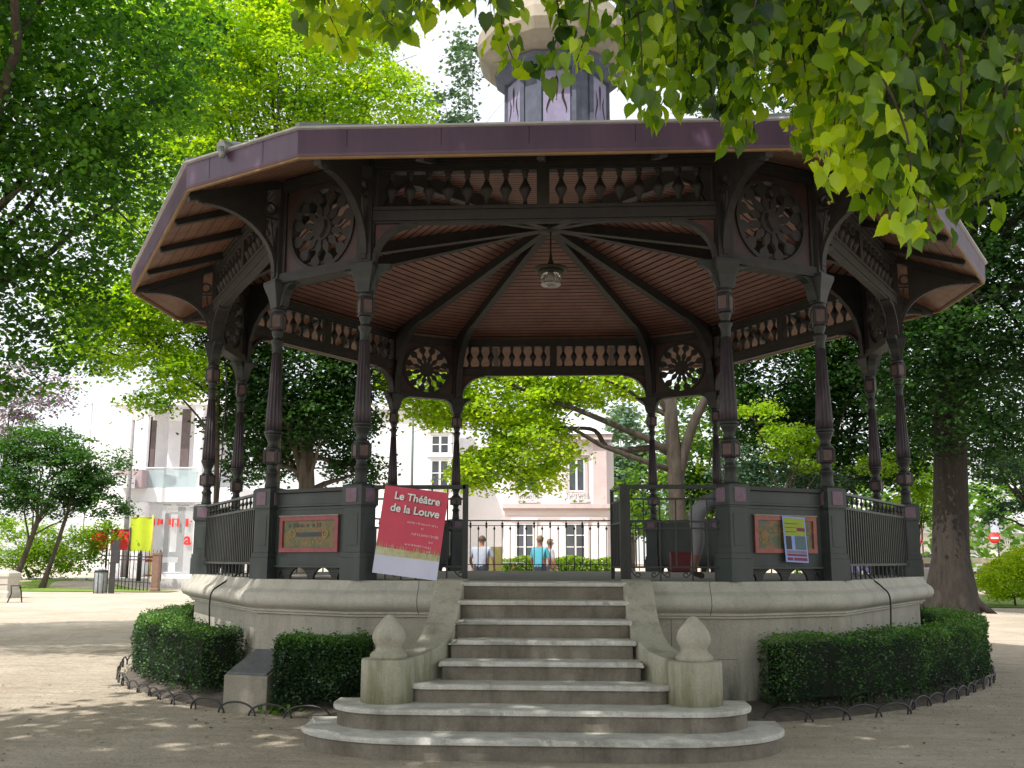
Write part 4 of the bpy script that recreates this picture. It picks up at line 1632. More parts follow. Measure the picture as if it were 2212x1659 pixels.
def place_hoops(seq, label, group):
    for i in range(len(seq)-1):
        a, b_ = Vector((*seq[i], 0)), Vector((*seq[i+1], 0))
        a, b_ = a-(b_-a)*0.10, b_+(b_-a)*0.10
        c = (a+b_)/2
        hw = (b_-a).length/2
        h = min(hw*0.62, 0.15)+random.uniform(-.01, .015)
        mb = MB()
        d = (b_-a).normalized()
        nrm = Vector((-d.y, d.x, 0))*random.uniform(-0.02, 0.02)
        pts = []
        for k in range(15):
            t = PI*k/14
            pts.append(d*(-hw*math.cos(t))+Vector((0, 0, h*math.sin(t)**0.8-0.02))+nrm*math.sin(t))
        mb.tube(pts, 0.011, 6)
        o = mb.build('edging_hoop', M['mail'], None, loc=(c.x, c.y, G_Z))
        tag(o, label, 'hoop', group)


place_hoops(seqL, 'low metal edging hoop along the left edge of the planting bed', 'edging hoops left of the steps')
place_hoops(seqR, 'low metal edging hoop along the right edge of the planting bed', 'edging hoops right of the steps')

fl_ = []
for i in range(700):
    x, y = rng.uniform(-10, 9), rng.uniform(-13, -3)
    if abs(x) < 2.3 and y > -8.1 or math.hypot(x, y) < 6.4:
        continue
    fl_.append((x, y, G_Z+0.006))
fl_ = np.array(fl_)
o = leaf_mesh('fallen_leaves', fl_, 0.045, leafmat('dry leaves', [(0, (0.10, 0.07, 0.03)), (0.6, (0.20, 0.14, 0.06)), (1, (0.16, 0.18, 0.05))], trans=0.1), rng.uniform(0, 1, len(fl_)), droop=0.0, spread=0.15)
for v_ in o.data.vertices:
    v_.co.z = max(v_.co.z, G_Z+0.002) if v_.co.z < G_Z+0.03 else G_Z+0.02
tag(o, 'scattered dry leaves lying on the sandy ground', 'leaves', kind='stuff')

# ------------------------------------------------------------------ hedges
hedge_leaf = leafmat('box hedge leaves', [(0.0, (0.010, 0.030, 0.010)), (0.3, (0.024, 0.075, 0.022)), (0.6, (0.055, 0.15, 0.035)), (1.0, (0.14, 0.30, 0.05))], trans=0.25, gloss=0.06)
core = paint('hedge inside', (0.012, 0.018, 0.010), rough=1)


def hedge(name, label, path, width, z0, z1, n, leaf=0.030, seed=0, ragged=0.03):
    """clipped hedge following a path; leaves in a shell over a dark twig core"""
    root = tag(empty(name, (path[0][0], path[0][1], z0)), label, 'hedge')
    P2 = [Vector((x, y, 0)) for x, y in path]
    L = [0]
    for a, b_ in zip(P2[:-1], P2[1:]):
        L.append(L[-1]+(b_-a).length)
    tot = L[-1]

    def at(s):
        s = min(max(s, 0), tot)
        for i in range(len(P2)-1):
            if s <= L[i+1]+1e-9:
                t = (s-L[i])/(L[i+1]-L[i])
                d = (P2[i+1]-P2[i]).normalized()
                # smooth direction
                return P2[i].lerp(P2[i+1], t), d
        return P2[-1], (P2[-1]-P2[-2]).normalized()
    h = z1-z0
    pos, tint = [], []
    per = 2*h+width
    rg = np.random.default_rng(seed)
    sA = rg.uniform(-0.12, tot+0.12, n)
    vA = rg.uniform(0, per, n)
    for s, v in zip(sA, vA):
        p, d = at(s)
        nn_ = Vector((-d.y, d.x, 0))
        dep = abs(rg.normal(0, 0.035))
        rnd = 0.12
        if v < h:
            off, z = -width/2+dep, z0+v
            top = v/h
        elif v < h+width:
            off, z = -width/2+(v-h), z1-dep+0.02*rg.normal()
            top = 1.0
        else:
            off, z = width/2-dep, z0+(v-h-width)
            top = (v-h-width)/h
        # rounded shoulders, lumpy faces
        eo = max(0, abs(off)-(width/2-rnd))/rnd
        ez = max(0, z-(z1-rnd))/rnd
        if eo+ez > 1.2:
            z -= 0.03
            off *= 0.95
        lump = ragged*mn.noise(Vector((p.x*3.5, p.y*3.5, z*3.5)))*2+0.05*mn.noise(Vector((p.x*1.3, p.y*1.3, 9.0)))
        z = z0+(z-z0)*(1+0.10*mn.noise(Vector((p.x*1.5, p.y*1.5, 2.0))))
        off += math.copysign(lump, off)
        endf = 0
        if s < 0 or s > tot:
            over = -s if s < 0 else s-tot
            endf = over
            off *= (1-(over/0.14)**2*0.6)
            z = z0+(z-z0)*(1-over*0.6)
        q = p+nn_*off
        if s < 0:
            q = q+d*s
        if s > tot:
            q = q+d*(s-tot)
        if mn.noise(Vector((q.x*9, q.y*9, 5.0))) > 0.28:
            z += abs(rg.normal(0, 0.035))*(top > 0.9)
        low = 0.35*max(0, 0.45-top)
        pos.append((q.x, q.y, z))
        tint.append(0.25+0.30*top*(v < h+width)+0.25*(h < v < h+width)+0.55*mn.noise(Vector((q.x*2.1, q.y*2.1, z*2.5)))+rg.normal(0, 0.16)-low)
    # end faces
    for e in (0, 1):
        m_ = int(n*0.12/max(tot, 1))
        p, d = at(0 if e == 0 else tot)
        nn_ = Vector((-d.y, d.x, 0))
        dd = -d if e == 0 else d
        for i in range(max(m_, 900)):
            o_, zz = rg.uniform(-width/2, width/2), rg.uniform(z0, z1-0.02)
            q = p+nn_*o_*0.95+dd*(0.12+rg.normal(0, 0.02)-0.08*(abs(o_)/(width/2))**3)
            pos.append((q.x, q.y, zz))
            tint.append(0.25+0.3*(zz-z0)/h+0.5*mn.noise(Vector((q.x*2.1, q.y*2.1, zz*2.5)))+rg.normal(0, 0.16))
    pos = np.array(pos)
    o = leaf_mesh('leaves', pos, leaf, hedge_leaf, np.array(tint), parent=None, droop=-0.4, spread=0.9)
    return root, o, at, tot


def finish_hedge(root, leaves, at, tot, width, z0, z1):
    mw = root.location.copy()
    leaves.parent = root
    leaves.location = -mw
    mb = MB()
    pts = []
    n = 14
    for i in range(n+1):
        p, d = at(tot*i/n)
        nn_ = Vector((-d.y, d.x, 0))
        w = width/2-0.075
        for (o_, z) in ((-w*0.85, z0+0.10), (-w, z0+0.25), (-w, z1-0.12), (-w+0.05, z1-0.07), (w-0.05, z1-0.07), (w, z1-0.12), (w, z0+0.25), (w*0.85, z0+0.10)):
            q = p+nn_*o_
            pts.append((q.x-mw.x, q.y-mw.y, z-mw.z))
    f = []
    for i in range(n):
        for k in range(7):
            f.append((i*8+k, i*8+k+1, (i+1)*8+k+1, (i+1)*8+k))
        f.append((i*8+7, i*8, (i+1)*8, (i+1)*8+7))
    f.append(tuple(range(8)))
    f.append(tuple(n*8+k for k in range(8)))
    mb.add(pts, f)
    for i in range(int(tot/0.22)+1):
        p, d = at(0.22*i)
        for k in range(2):
            x, y = p.x-mw.x+random.uniform(-.1, .1), p.y-mw.y+random.uniform(-.1, .1)
            mb.tube([(x, y, z0-mw.z-0.1), (x+random.uniform(-.04, .04), y, z0-mw.z+0.15)], 0.012, 5)
    mb.build('twigs', core, root)


def polar(r, deg):
    return (r*math.cos(R(deg)), r*math.sin(R(deg)))


H1 = [polar(5.85, -132), polar(5.85, -140), polar(5.9, -149), polar(5.95, -158), polar(6.03, -167), polar(6.17, -176), polar(6.37, 176), polar(6.65, 168), polar(6.95, 160)]
H2 = [(-2.02, -5.40), (-2.45, -5.37), (-2.80, -5.30)]
H3 = [(2.50, -5.15), (2.95, -5.02), (3.5, -4.68), polar(5.82, -46), polar(5.84, -37), polar(5.92, -28), polar(6.05, -18), polar(6.23, -8), polar(6.47, 2), polar(6.78, 12), polar(7.05, 20)]
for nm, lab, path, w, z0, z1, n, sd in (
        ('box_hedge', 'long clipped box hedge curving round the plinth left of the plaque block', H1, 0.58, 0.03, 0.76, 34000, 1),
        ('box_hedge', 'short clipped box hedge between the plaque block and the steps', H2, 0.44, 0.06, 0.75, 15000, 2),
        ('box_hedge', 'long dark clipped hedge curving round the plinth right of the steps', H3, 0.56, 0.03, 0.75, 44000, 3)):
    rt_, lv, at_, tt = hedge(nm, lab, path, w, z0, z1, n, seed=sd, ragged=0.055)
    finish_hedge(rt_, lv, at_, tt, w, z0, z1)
# weeds at the hoops
leaf_w = leafmat('weed leaves', [(0, (0.05, 0.11, 0.02)), (1, (0.14, 0.24, 0.04))], trans=0.3)
wp = np.array([(-2.78, -5.45, -0.04)])+rng.normal(0, 1, (160, 3))*np.array([0.09, 0.07, 0.015])
wo = leaf_mesh('weed_tuft', wp, 0.075, leaf_w, rng.uniform(0, 1, 160), droop=-0.9)
tag(wo, 'small tuft of green weeds beside the edging hoops left of the steps', 'weed')
# ------------------------------------------------------------------ trees
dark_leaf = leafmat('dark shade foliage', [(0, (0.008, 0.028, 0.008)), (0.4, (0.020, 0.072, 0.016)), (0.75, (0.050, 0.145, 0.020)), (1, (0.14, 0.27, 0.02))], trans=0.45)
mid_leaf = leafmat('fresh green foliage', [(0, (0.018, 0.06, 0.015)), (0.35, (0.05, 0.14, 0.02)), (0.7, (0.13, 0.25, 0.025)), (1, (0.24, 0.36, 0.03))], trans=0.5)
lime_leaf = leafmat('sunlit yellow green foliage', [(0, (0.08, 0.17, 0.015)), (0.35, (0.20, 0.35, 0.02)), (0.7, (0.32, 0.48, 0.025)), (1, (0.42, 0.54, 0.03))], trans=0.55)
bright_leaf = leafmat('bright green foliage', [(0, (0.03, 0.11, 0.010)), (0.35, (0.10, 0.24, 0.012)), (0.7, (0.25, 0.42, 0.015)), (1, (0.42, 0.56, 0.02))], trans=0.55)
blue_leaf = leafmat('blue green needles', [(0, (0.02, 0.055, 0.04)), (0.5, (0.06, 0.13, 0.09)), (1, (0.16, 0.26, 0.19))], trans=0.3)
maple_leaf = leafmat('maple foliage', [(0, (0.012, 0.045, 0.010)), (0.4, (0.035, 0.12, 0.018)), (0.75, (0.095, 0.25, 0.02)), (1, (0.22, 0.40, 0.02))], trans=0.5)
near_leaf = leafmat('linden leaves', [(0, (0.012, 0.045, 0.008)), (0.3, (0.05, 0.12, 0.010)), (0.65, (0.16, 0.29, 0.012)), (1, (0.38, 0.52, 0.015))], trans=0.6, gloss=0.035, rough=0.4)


def limb(mb, a, b, r0, r1, bend=0.15, n=7, seg=7):
    a, b = Vector(a), Vector(b)
    L = (b-a).length
    off = Vector((random.uniform(-1, 1), random.uniform(-1, 1), random.uniform(-0.2, 1)))*bend*L
    pts, rs = [], []
    for i in range(n+1):
        t = i/n
        w = Vector((random.uniform(-1, 1), random.uniform(-1, 1), random.uniform(-1, 1)))*0.018*L*(0 < i < n)
        pts.append(a.lerp(b, t)+off*(t*(1-t))+w)
        rs.append(r0+(r1-r0)*t)
    mb.tube(pts, rs, seg, 0)
    return pts


def tree(name, label, cat, base, ells, n_clump, per, leafsz, mat, trunk_r=0.25, fork=0.4, cr=0.6, flat=0.4, bark='bark', group=None, nlimb=14, spread=0.55, tint0=0.45, shell=0.5, lightx=0.0, trunk_top=None, cmul=0.5):
    root = tag(empty(name, base), label, cat, group)
    B = Vector(base)
    pos, ct, cc = clumps(ells, n_clump, per, cr, flat, shell)
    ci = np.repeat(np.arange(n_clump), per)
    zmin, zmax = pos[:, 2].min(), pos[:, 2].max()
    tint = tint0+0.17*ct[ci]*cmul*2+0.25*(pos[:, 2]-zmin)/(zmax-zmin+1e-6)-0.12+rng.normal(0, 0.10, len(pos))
    pos = pos-np.array([B.x, B.y, B.z])
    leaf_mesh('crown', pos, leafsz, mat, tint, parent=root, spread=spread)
    mb = MB()
    top = Vector(trunk_top) if trunk_top else Vector(ells[0][0])*fork+B*(1-fork)
    tp = [Vector((0, 0, -0.3)), Vector((0, 0, 0.25))]
    rel = top-B
    m_ = 8
    pts = [Vector((0, 0, -0.35))]
    rs = [trunk_r*1.7]
    for i in range(m_+1):
        t = i/m_
        pts.append(rel*t+Vector((math.sin(t*5)*trunk_r*0.25, math.cos(t*4)*trunk_r*0.2, 0))*t)
        rs.append(trunk_r*(1.0+0.55*math.exp(-t*rel.length/0.5)-0.35*t))
    mb.tube(pts, rs, 18)
    idx = rng.choice(n_clump, min(nlimb, n_clump), replace=False)
    for j, i in enumerate(idx):
        t = random.uniform(0.55, 1.0)
        a = rel*t
        e = Vector(cc[i])-B
        lp_ = limb(mb, a, e, trunk_r*0.42*(1-0.3*random.random()), 0.015, 0.15)
        for q in range(3):
            s = lp_[random.randint(3, 6)]
            e2 = s+Vector((random.uniform(-1, 1), random.uniform(-1, 1), random.uniform(-.4, .5)))*0.25*(e-a).length
            limb(mb, s, e2, trunk_r*0.10, 0.008, 0.1, 4, 5)
    mb.build('trunk', M[bark], root)
    return root


def E3(x, y, Y, rx, ry, rz):
    p = P(x, y, Y)
    return ((p.x, p.y, p.z), (rx, ry, rz))


def base_at(x, Y, y=1200):
    p = P(x, y, Y)
    return (p.x, p.y, float(ground_z(p.x, p.y)))


# overhanging linden whose crown shades the bandstand (stands right of the camera)
LB = (7.2, -17.5, G_Z)
root = tag(empty('linden_tree', LB), 'big linden whose heart shaped leaves hang down from the top right of the picture', 'tree')
B = Vector(LB)
ells = [((2.5, -13, 11.5), (7.5, 5.5, 2.6)), ((-5, -14, 11.5), (6.0, 5.5, 2.4)), ((9.5, -9.5, 11.0), (5.5, 5.5, 2.8)), ((-2, -9.0, 12.2), (7.5, 3.2, 2.0)), ((3, -19, 11), (9, 4, 2.2)), ((-9.5, -17.5, 12), (5, 4.5, 2.2)), ((-13, -16.5, 11.5), (4.5, 5, 2.2))]  # unseen lobes, added and spread wide to shade bandstand and ground
pos, ct, cc = clumps(ells, 2500, 26, 0.8, 0.4)
keep = (pos[:, 2]-1.58) > 0.64*(pos[:, 1]+16.66)+0.3
pos = pos[keep]
near_pos, near_t = [], []
mbt = MB()
# hanging sprays: (x, y lowest, depth)
env = [(700, 95), (745, 120), (800, 60), (850, 75), (905, 40), (960, 5), (1010, 5), (1060, 15), (1110, 150), (1165, 165), (1205, 40), (1245, 150), (1280, 60), (1325, 235), (1350, 180), (1385, 225), (1420, 265), (1455, 205), (1490, 235), (1525, 225), (1560, 250), (1590, 315), (1615, 300), (1640, 205), (1665, 90), (1735, 300), (1758, 325), (1790, 375), (1820, 400), (1850, 395), (1880, 455), (1915, 430), (1945, 500), (1975, 515), (2005, 480), (2040, 400), (2070, 440), (2105, 470), (2140, 390), (2180, 400), (2215, 380), (2250, 420)]
rr_ = random.Random(5)
sprays = []
for (x, yl) in env:
    sprays.append((x, yl, rr_.uniform(-13.2, -11.9), 1))
    for q in range(2 if x < 960 else (1 if x < 1310 else 4)):
        sprays.append((x+rr_.uniform(-30, 30), yl-rr_.uniform(20, 100)*(1 if x > 1000 else 0.6)-40*q, rr_.uniform(-12.8, -10.6), 0))
    if x > 1730:
        for q in range(4):
            sprays.append((x+rr_.uniform(-25, 25), yl-rr_.uniform(60, 330), rr_.uniform(-12.6, -9.6), 0))
for (x, yl, Y, f0) in sprays:
    if 1010 < x < 1345 and yl > 30 and (f0 == 0 or x > 1250):
        continue
    bot = P(x, yl-18, Y)
    topy = -70-rr_.uniform(0, 80)
    if yl-topy > 330:
        topy = yl-330
    top = P(x+rr_.uniform(-40, 60), topy, Y+rr_.uniform(-0.5, 0.4))
    pts = []
    nseg = 8
    bend = Vector((rr_.uniform(-1, 1), rr_.uniform(-1, 1), 0))*0.10
    for i in range(nseg+1):
        t = i/nseg
        pts.append(top.lerp(bot, t)+bend*math.sin(t*PI))
    mbt.tube(pts, [0.0055*(1-0.6*i/nseg) for i in range(nseg+1)], 5)
    L = (bot-top).length
    n = int(L/0.029)
    sc = rr_.gauss(0, 0.16)
    for i in range(n+3):
        t = min(1.0, i/n)
        p = pts[min(int(t*nseg), nseg-1)].lerp(pts[min(int(t*nseg)+1, nseg)], t*nseg-int(t*nseg) if t < 1 else 1)
        for k in range(2 if rr_.random() < 0.75 else 1):
            o_ = Vector((rr_.gauss(0, 1), rr_.gauss(0, 1), rr_.uniform(-0.6, 0.3)))*0.045
            q = p+o_
            near_pos.append((q.x, q.y, q.z))
            near_t.append(0.42+sc+rr_.gauss(0, 0.2)+(0.12 if t > 0.7 else 0)+(0.2 if x < 960 else 0)+(0.30 if 1700 < x < 1900 and t > 0.35 else 0)+(0.1 if x < 1500 else 0))  # extra tint paints sunlit highlights on the right-hand sprays
near_pos = np.array(near_pos)
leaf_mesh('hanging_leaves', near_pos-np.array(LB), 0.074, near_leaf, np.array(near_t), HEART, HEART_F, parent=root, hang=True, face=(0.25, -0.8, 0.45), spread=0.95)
# small seed bracts
mb2 = MB()
for i in range(90):
    q = near_pos[random.randrange(len(near_pos))]
    q = Vector(q)+Vector((random.uniform(-.04, .04), random.uniform(-.04, .04), -0.10))
    mbt.tube([q+Vector((0, 0, 0.08)), q], 0.0013, 4)
    for k in range(3):
        o_ = Vector((random.uniform(-1, 1), random.uniform(-1, 1), random.uniform(-1, 0)))*0.012
        mb2.tube([q+o_, q+o_+Vector((0, 0, -0.008))], [0.004, 0.005], 5)
fo = mb2.build('fruits', paint('linden fruits', (0.42, 0.38, 0.08), (0.3, 0.25, 0.05)), root)
fo.location = -B
tint = 0.5+0.1*rng.normal(0, 1, len(pos))
leaf_mesh('crown', pos-np.array(LB), 0.31, mid_leaf, tint, parent=root)
mbk = MB()
mbk.tube([(0, 0, -0.3), (0, 0, 0.3), (-0.1, 0.1, 3), (-0.3, 0.3, 6.5), (-0.8, 1, 9.5)], [0.55, 0.42, 0.33, 0.28, 0.2], 16)
for i in rng.choice(len(cc), 26, replace=False):
    e = Vector(cc[i])-B
    if (cc[i][2]-1.58) > 0.64*(cc[i][1]+16.66)+0.8:
        limb(mbk, (-0.3, 0.3, 6.0+random.random()*3), e, 0.12, 0.02, 0.08)
# boughs carrying the hanging sprays
for (x, Y) in ((760, -12.4), (1150, -12.6), (1400, -12.2), (1600, -11.8), (1850, -12.0), (2100, -11.5), (1000, -12.2)):
    e = P(x, -150, Y)-B
    limb(mbk, (-0.3, 0.3, 6.2), e, 0.09, 0.012, 0.04)
mbk.build('trunk', M['bark'], root)
tw = mbt.build('twigs', M['bark'], root)
tw.location = -B

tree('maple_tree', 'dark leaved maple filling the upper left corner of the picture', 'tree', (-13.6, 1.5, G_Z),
     [E3(60, 120, 1.0, 3.2, 3.0, 2.6), E3(220, 60, 2.5, 2.6, 2.6, 1.9), E3(60, 400, 1.5, 2.4, 2.6, 2.0), E3(60, 620, 2.0, 1.5, 1.8, 1.0), E3(240, 330, 3.5, 1.4, 1.4, 1.2), E3(60, 800, 3.0, 0.9, 1.2, 0.8), ((-15, 2, 9), (3.5, 4, 3.5)), ((-12.5, -1, 12.5), (4.5, 4, 3.0)), ((-9, -4, 13.5), (4.0, 3.5, 1.6))],  # last lobes lie out of view, extending the crown for shade
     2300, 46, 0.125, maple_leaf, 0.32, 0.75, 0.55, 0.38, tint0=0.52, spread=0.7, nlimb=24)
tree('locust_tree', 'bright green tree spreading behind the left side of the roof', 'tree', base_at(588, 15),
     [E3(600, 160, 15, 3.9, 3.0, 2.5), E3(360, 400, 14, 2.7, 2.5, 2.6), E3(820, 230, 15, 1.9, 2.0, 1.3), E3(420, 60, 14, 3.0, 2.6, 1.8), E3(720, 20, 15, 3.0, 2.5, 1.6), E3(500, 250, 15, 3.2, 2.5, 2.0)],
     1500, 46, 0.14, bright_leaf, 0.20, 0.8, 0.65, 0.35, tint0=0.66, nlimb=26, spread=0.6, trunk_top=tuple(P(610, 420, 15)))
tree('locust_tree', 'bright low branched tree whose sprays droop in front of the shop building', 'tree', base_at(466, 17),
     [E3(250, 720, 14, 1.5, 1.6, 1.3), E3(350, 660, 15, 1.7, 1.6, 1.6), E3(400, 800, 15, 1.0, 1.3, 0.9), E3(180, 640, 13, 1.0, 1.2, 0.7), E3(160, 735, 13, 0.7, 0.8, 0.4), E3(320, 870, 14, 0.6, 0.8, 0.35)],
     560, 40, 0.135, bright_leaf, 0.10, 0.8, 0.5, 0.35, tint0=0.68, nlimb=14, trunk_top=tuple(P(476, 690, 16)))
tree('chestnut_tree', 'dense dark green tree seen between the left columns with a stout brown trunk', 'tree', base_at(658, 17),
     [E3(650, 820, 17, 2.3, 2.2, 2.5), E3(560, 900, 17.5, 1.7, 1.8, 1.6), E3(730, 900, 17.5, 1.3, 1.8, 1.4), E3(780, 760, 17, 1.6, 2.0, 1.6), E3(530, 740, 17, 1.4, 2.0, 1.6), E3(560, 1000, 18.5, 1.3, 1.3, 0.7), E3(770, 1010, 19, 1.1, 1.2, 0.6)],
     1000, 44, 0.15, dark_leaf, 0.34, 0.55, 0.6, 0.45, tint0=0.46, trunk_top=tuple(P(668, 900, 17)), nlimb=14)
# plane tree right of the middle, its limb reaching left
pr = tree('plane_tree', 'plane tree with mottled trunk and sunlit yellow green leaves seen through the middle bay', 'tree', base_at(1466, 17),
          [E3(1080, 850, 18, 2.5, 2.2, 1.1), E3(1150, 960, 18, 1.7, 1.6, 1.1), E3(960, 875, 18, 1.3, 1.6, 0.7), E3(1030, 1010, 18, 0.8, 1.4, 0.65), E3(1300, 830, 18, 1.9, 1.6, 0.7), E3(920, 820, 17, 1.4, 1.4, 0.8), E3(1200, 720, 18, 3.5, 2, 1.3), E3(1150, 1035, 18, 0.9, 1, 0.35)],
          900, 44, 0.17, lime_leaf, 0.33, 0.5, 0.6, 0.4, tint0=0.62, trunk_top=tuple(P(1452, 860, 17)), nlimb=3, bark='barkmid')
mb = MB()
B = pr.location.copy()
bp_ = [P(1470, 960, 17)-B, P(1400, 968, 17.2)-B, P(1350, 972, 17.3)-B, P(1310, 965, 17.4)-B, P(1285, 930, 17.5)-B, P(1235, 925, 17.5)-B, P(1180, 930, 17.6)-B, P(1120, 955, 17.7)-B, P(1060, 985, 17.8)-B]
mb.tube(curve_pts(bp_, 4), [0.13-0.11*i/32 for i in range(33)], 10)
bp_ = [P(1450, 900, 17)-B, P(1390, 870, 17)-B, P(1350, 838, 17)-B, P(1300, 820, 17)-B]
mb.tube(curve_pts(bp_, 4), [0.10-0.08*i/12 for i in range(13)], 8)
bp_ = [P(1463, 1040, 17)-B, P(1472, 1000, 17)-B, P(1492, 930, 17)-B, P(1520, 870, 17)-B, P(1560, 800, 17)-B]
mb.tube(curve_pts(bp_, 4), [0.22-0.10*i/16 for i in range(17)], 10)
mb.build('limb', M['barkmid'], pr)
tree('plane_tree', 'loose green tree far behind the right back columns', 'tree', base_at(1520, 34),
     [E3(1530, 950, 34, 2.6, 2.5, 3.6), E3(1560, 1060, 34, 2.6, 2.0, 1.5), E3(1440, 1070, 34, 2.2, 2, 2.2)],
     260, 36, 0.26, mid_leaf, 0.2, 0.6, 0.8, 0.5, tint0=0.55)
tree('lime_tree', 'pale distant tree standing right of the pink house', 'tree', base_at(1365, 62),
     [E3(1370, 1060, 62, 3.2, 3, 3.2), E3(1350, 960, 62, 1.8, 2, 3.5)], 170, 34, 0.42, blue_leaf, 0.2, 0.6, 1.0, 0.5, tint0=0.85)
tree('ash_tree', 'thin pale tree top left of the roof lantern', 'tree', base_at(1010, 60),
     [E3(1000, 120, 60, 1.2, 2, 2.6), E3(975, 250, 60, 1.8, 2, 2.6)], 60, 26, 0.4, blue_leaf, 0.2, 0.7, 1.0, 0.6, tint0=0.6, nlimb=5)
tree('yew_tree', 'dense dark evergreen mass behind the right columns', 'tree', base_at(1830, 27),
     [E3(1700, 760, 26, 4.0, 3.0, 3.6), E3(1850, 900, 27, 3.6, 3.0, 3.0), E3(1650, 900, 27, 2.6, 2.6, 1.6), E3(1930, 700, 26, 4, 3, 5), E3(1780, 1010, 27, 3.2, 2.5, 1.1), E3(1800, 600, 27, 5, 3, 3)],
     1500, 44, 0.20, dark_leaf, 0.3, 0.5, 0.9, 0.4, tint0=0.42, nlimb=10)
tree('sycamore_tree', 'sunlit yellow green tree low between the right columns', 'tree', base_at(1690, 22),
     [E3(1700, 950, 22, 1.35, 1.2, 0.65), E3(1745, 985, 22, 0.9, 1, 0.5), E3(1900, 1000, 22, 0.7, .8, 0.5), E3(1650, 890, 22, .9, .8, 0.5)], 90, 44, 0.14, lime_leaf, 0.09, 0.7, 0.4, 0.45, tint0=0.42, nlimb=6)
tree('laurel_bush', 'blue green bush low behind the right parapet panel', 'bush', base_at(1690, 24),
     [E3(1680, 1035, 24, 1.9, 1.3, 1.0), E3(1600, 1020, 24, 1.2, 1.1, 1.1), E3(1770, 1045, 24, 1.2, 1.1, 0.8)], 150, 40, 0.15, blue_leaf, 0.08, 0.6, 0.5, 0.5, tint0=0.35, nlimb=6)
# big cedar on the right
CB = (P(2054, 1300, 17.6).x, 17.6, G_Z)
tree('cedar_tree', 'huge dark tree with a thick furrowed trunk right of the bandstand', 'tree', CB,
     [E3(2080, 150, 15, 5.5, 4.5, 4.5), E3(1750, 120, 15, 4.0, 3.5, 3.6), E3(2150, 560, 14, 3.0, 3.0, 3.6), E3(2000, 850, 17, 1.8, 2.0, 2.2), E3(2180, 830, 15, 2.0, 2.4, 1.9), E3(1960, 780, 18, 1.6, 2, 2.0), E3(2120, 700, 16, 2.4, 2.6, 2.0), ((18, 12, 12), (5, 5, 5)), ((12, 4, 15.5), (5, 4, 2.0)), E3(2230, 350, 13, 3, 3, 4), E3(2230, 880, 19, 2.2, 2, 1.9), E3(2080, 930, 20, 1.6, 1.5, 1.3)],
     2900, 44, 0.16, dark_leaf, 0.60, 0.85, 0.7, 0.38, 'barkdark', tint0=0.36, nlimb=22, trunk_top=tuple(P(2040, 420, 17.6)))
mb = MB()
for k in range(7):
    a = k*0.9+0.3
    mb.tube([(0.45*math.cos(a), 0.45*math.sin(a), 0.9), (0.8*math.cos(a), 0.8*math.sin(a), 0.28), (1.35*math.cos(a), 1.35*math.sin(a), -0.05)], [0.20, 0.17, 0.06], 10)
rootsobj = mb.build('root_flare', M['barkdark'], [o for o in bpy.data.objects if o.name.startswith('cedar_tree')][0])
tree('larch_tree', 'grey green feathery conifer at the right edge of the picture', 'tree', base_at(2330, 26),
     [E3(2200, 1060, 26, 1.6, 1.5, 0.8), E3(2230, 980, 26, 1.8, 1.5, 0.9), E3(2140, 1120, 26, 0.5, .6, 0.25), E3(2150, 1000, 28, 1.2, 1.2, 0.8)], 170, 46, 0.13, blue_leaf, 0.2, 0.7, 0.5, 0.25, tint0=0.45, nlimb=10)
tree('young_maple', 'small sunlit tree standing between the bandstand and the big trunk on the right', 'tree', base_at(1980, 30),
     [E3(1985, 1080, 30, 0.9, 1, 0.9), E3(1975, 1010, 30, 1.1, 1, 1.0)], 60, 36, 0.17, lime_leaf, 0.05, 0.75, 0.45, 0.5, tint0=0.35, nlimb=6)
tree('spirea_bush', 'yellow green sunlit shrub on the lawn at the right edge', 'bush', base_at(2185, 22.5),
     [E3(2185, 1245, 22.5, 1.15, 1.1, 0.75), E3(2230, 1215, 22.5, 0.9, 0.9, 0.8), E3(2150, 1260, 22, 0.6, 0.6, 0.5)], 260, 55, 0.10, lime_leaf, 0.03, 0.4, 0.32, 0.5, tint0=0.8, nlimb=12)  # high tint paints sunlight into leaves that the cedar shades
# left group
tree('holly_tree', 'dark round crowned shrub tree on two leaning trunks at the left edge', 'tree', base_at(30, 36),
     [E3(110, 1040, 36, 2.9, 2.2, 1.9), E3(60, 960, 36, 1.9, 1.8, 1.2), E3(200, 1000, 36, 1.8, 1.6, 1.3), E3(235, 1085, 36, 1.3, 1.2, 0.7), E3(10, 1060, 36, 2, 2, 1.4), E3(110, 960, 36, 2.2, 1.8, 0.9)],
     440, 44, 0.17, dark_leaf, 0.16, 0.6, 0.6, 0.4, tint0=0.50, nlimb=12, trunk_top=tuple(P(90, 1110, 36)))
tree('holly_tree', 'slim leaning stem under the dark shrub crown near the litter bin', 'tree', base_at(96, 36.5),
     [E3(170, 1060, 36.6, 1.3, 1.2, 0.9)], 60, 40, 0.17, dark_leaf, 0.13, 0.6, 0.5, 0.4, tint0=0.45, nlimb=6, trunk_top=tuple(P(150, 1100, 36.5)))
tree('hazel_bush', 'yellow green bush glowing behind the leaning trunks on the left', 'bush', base_at(70, 41),
     [E3(30, 1170, 41, 2.6, 1.5, 1.5), E3(140, 1180, 41, 2.2, 1.5, 1.3), E3(225, 1160, 41, 0.9, 1.3, 0.9), E3(100, 1210, 41, 2.6, 1.5, 0.9)],
     240, 44, 0.17, lime_leaf, 0.08, 0.5, 0.6, 0.5, tint0=0.25, nlimb=8)
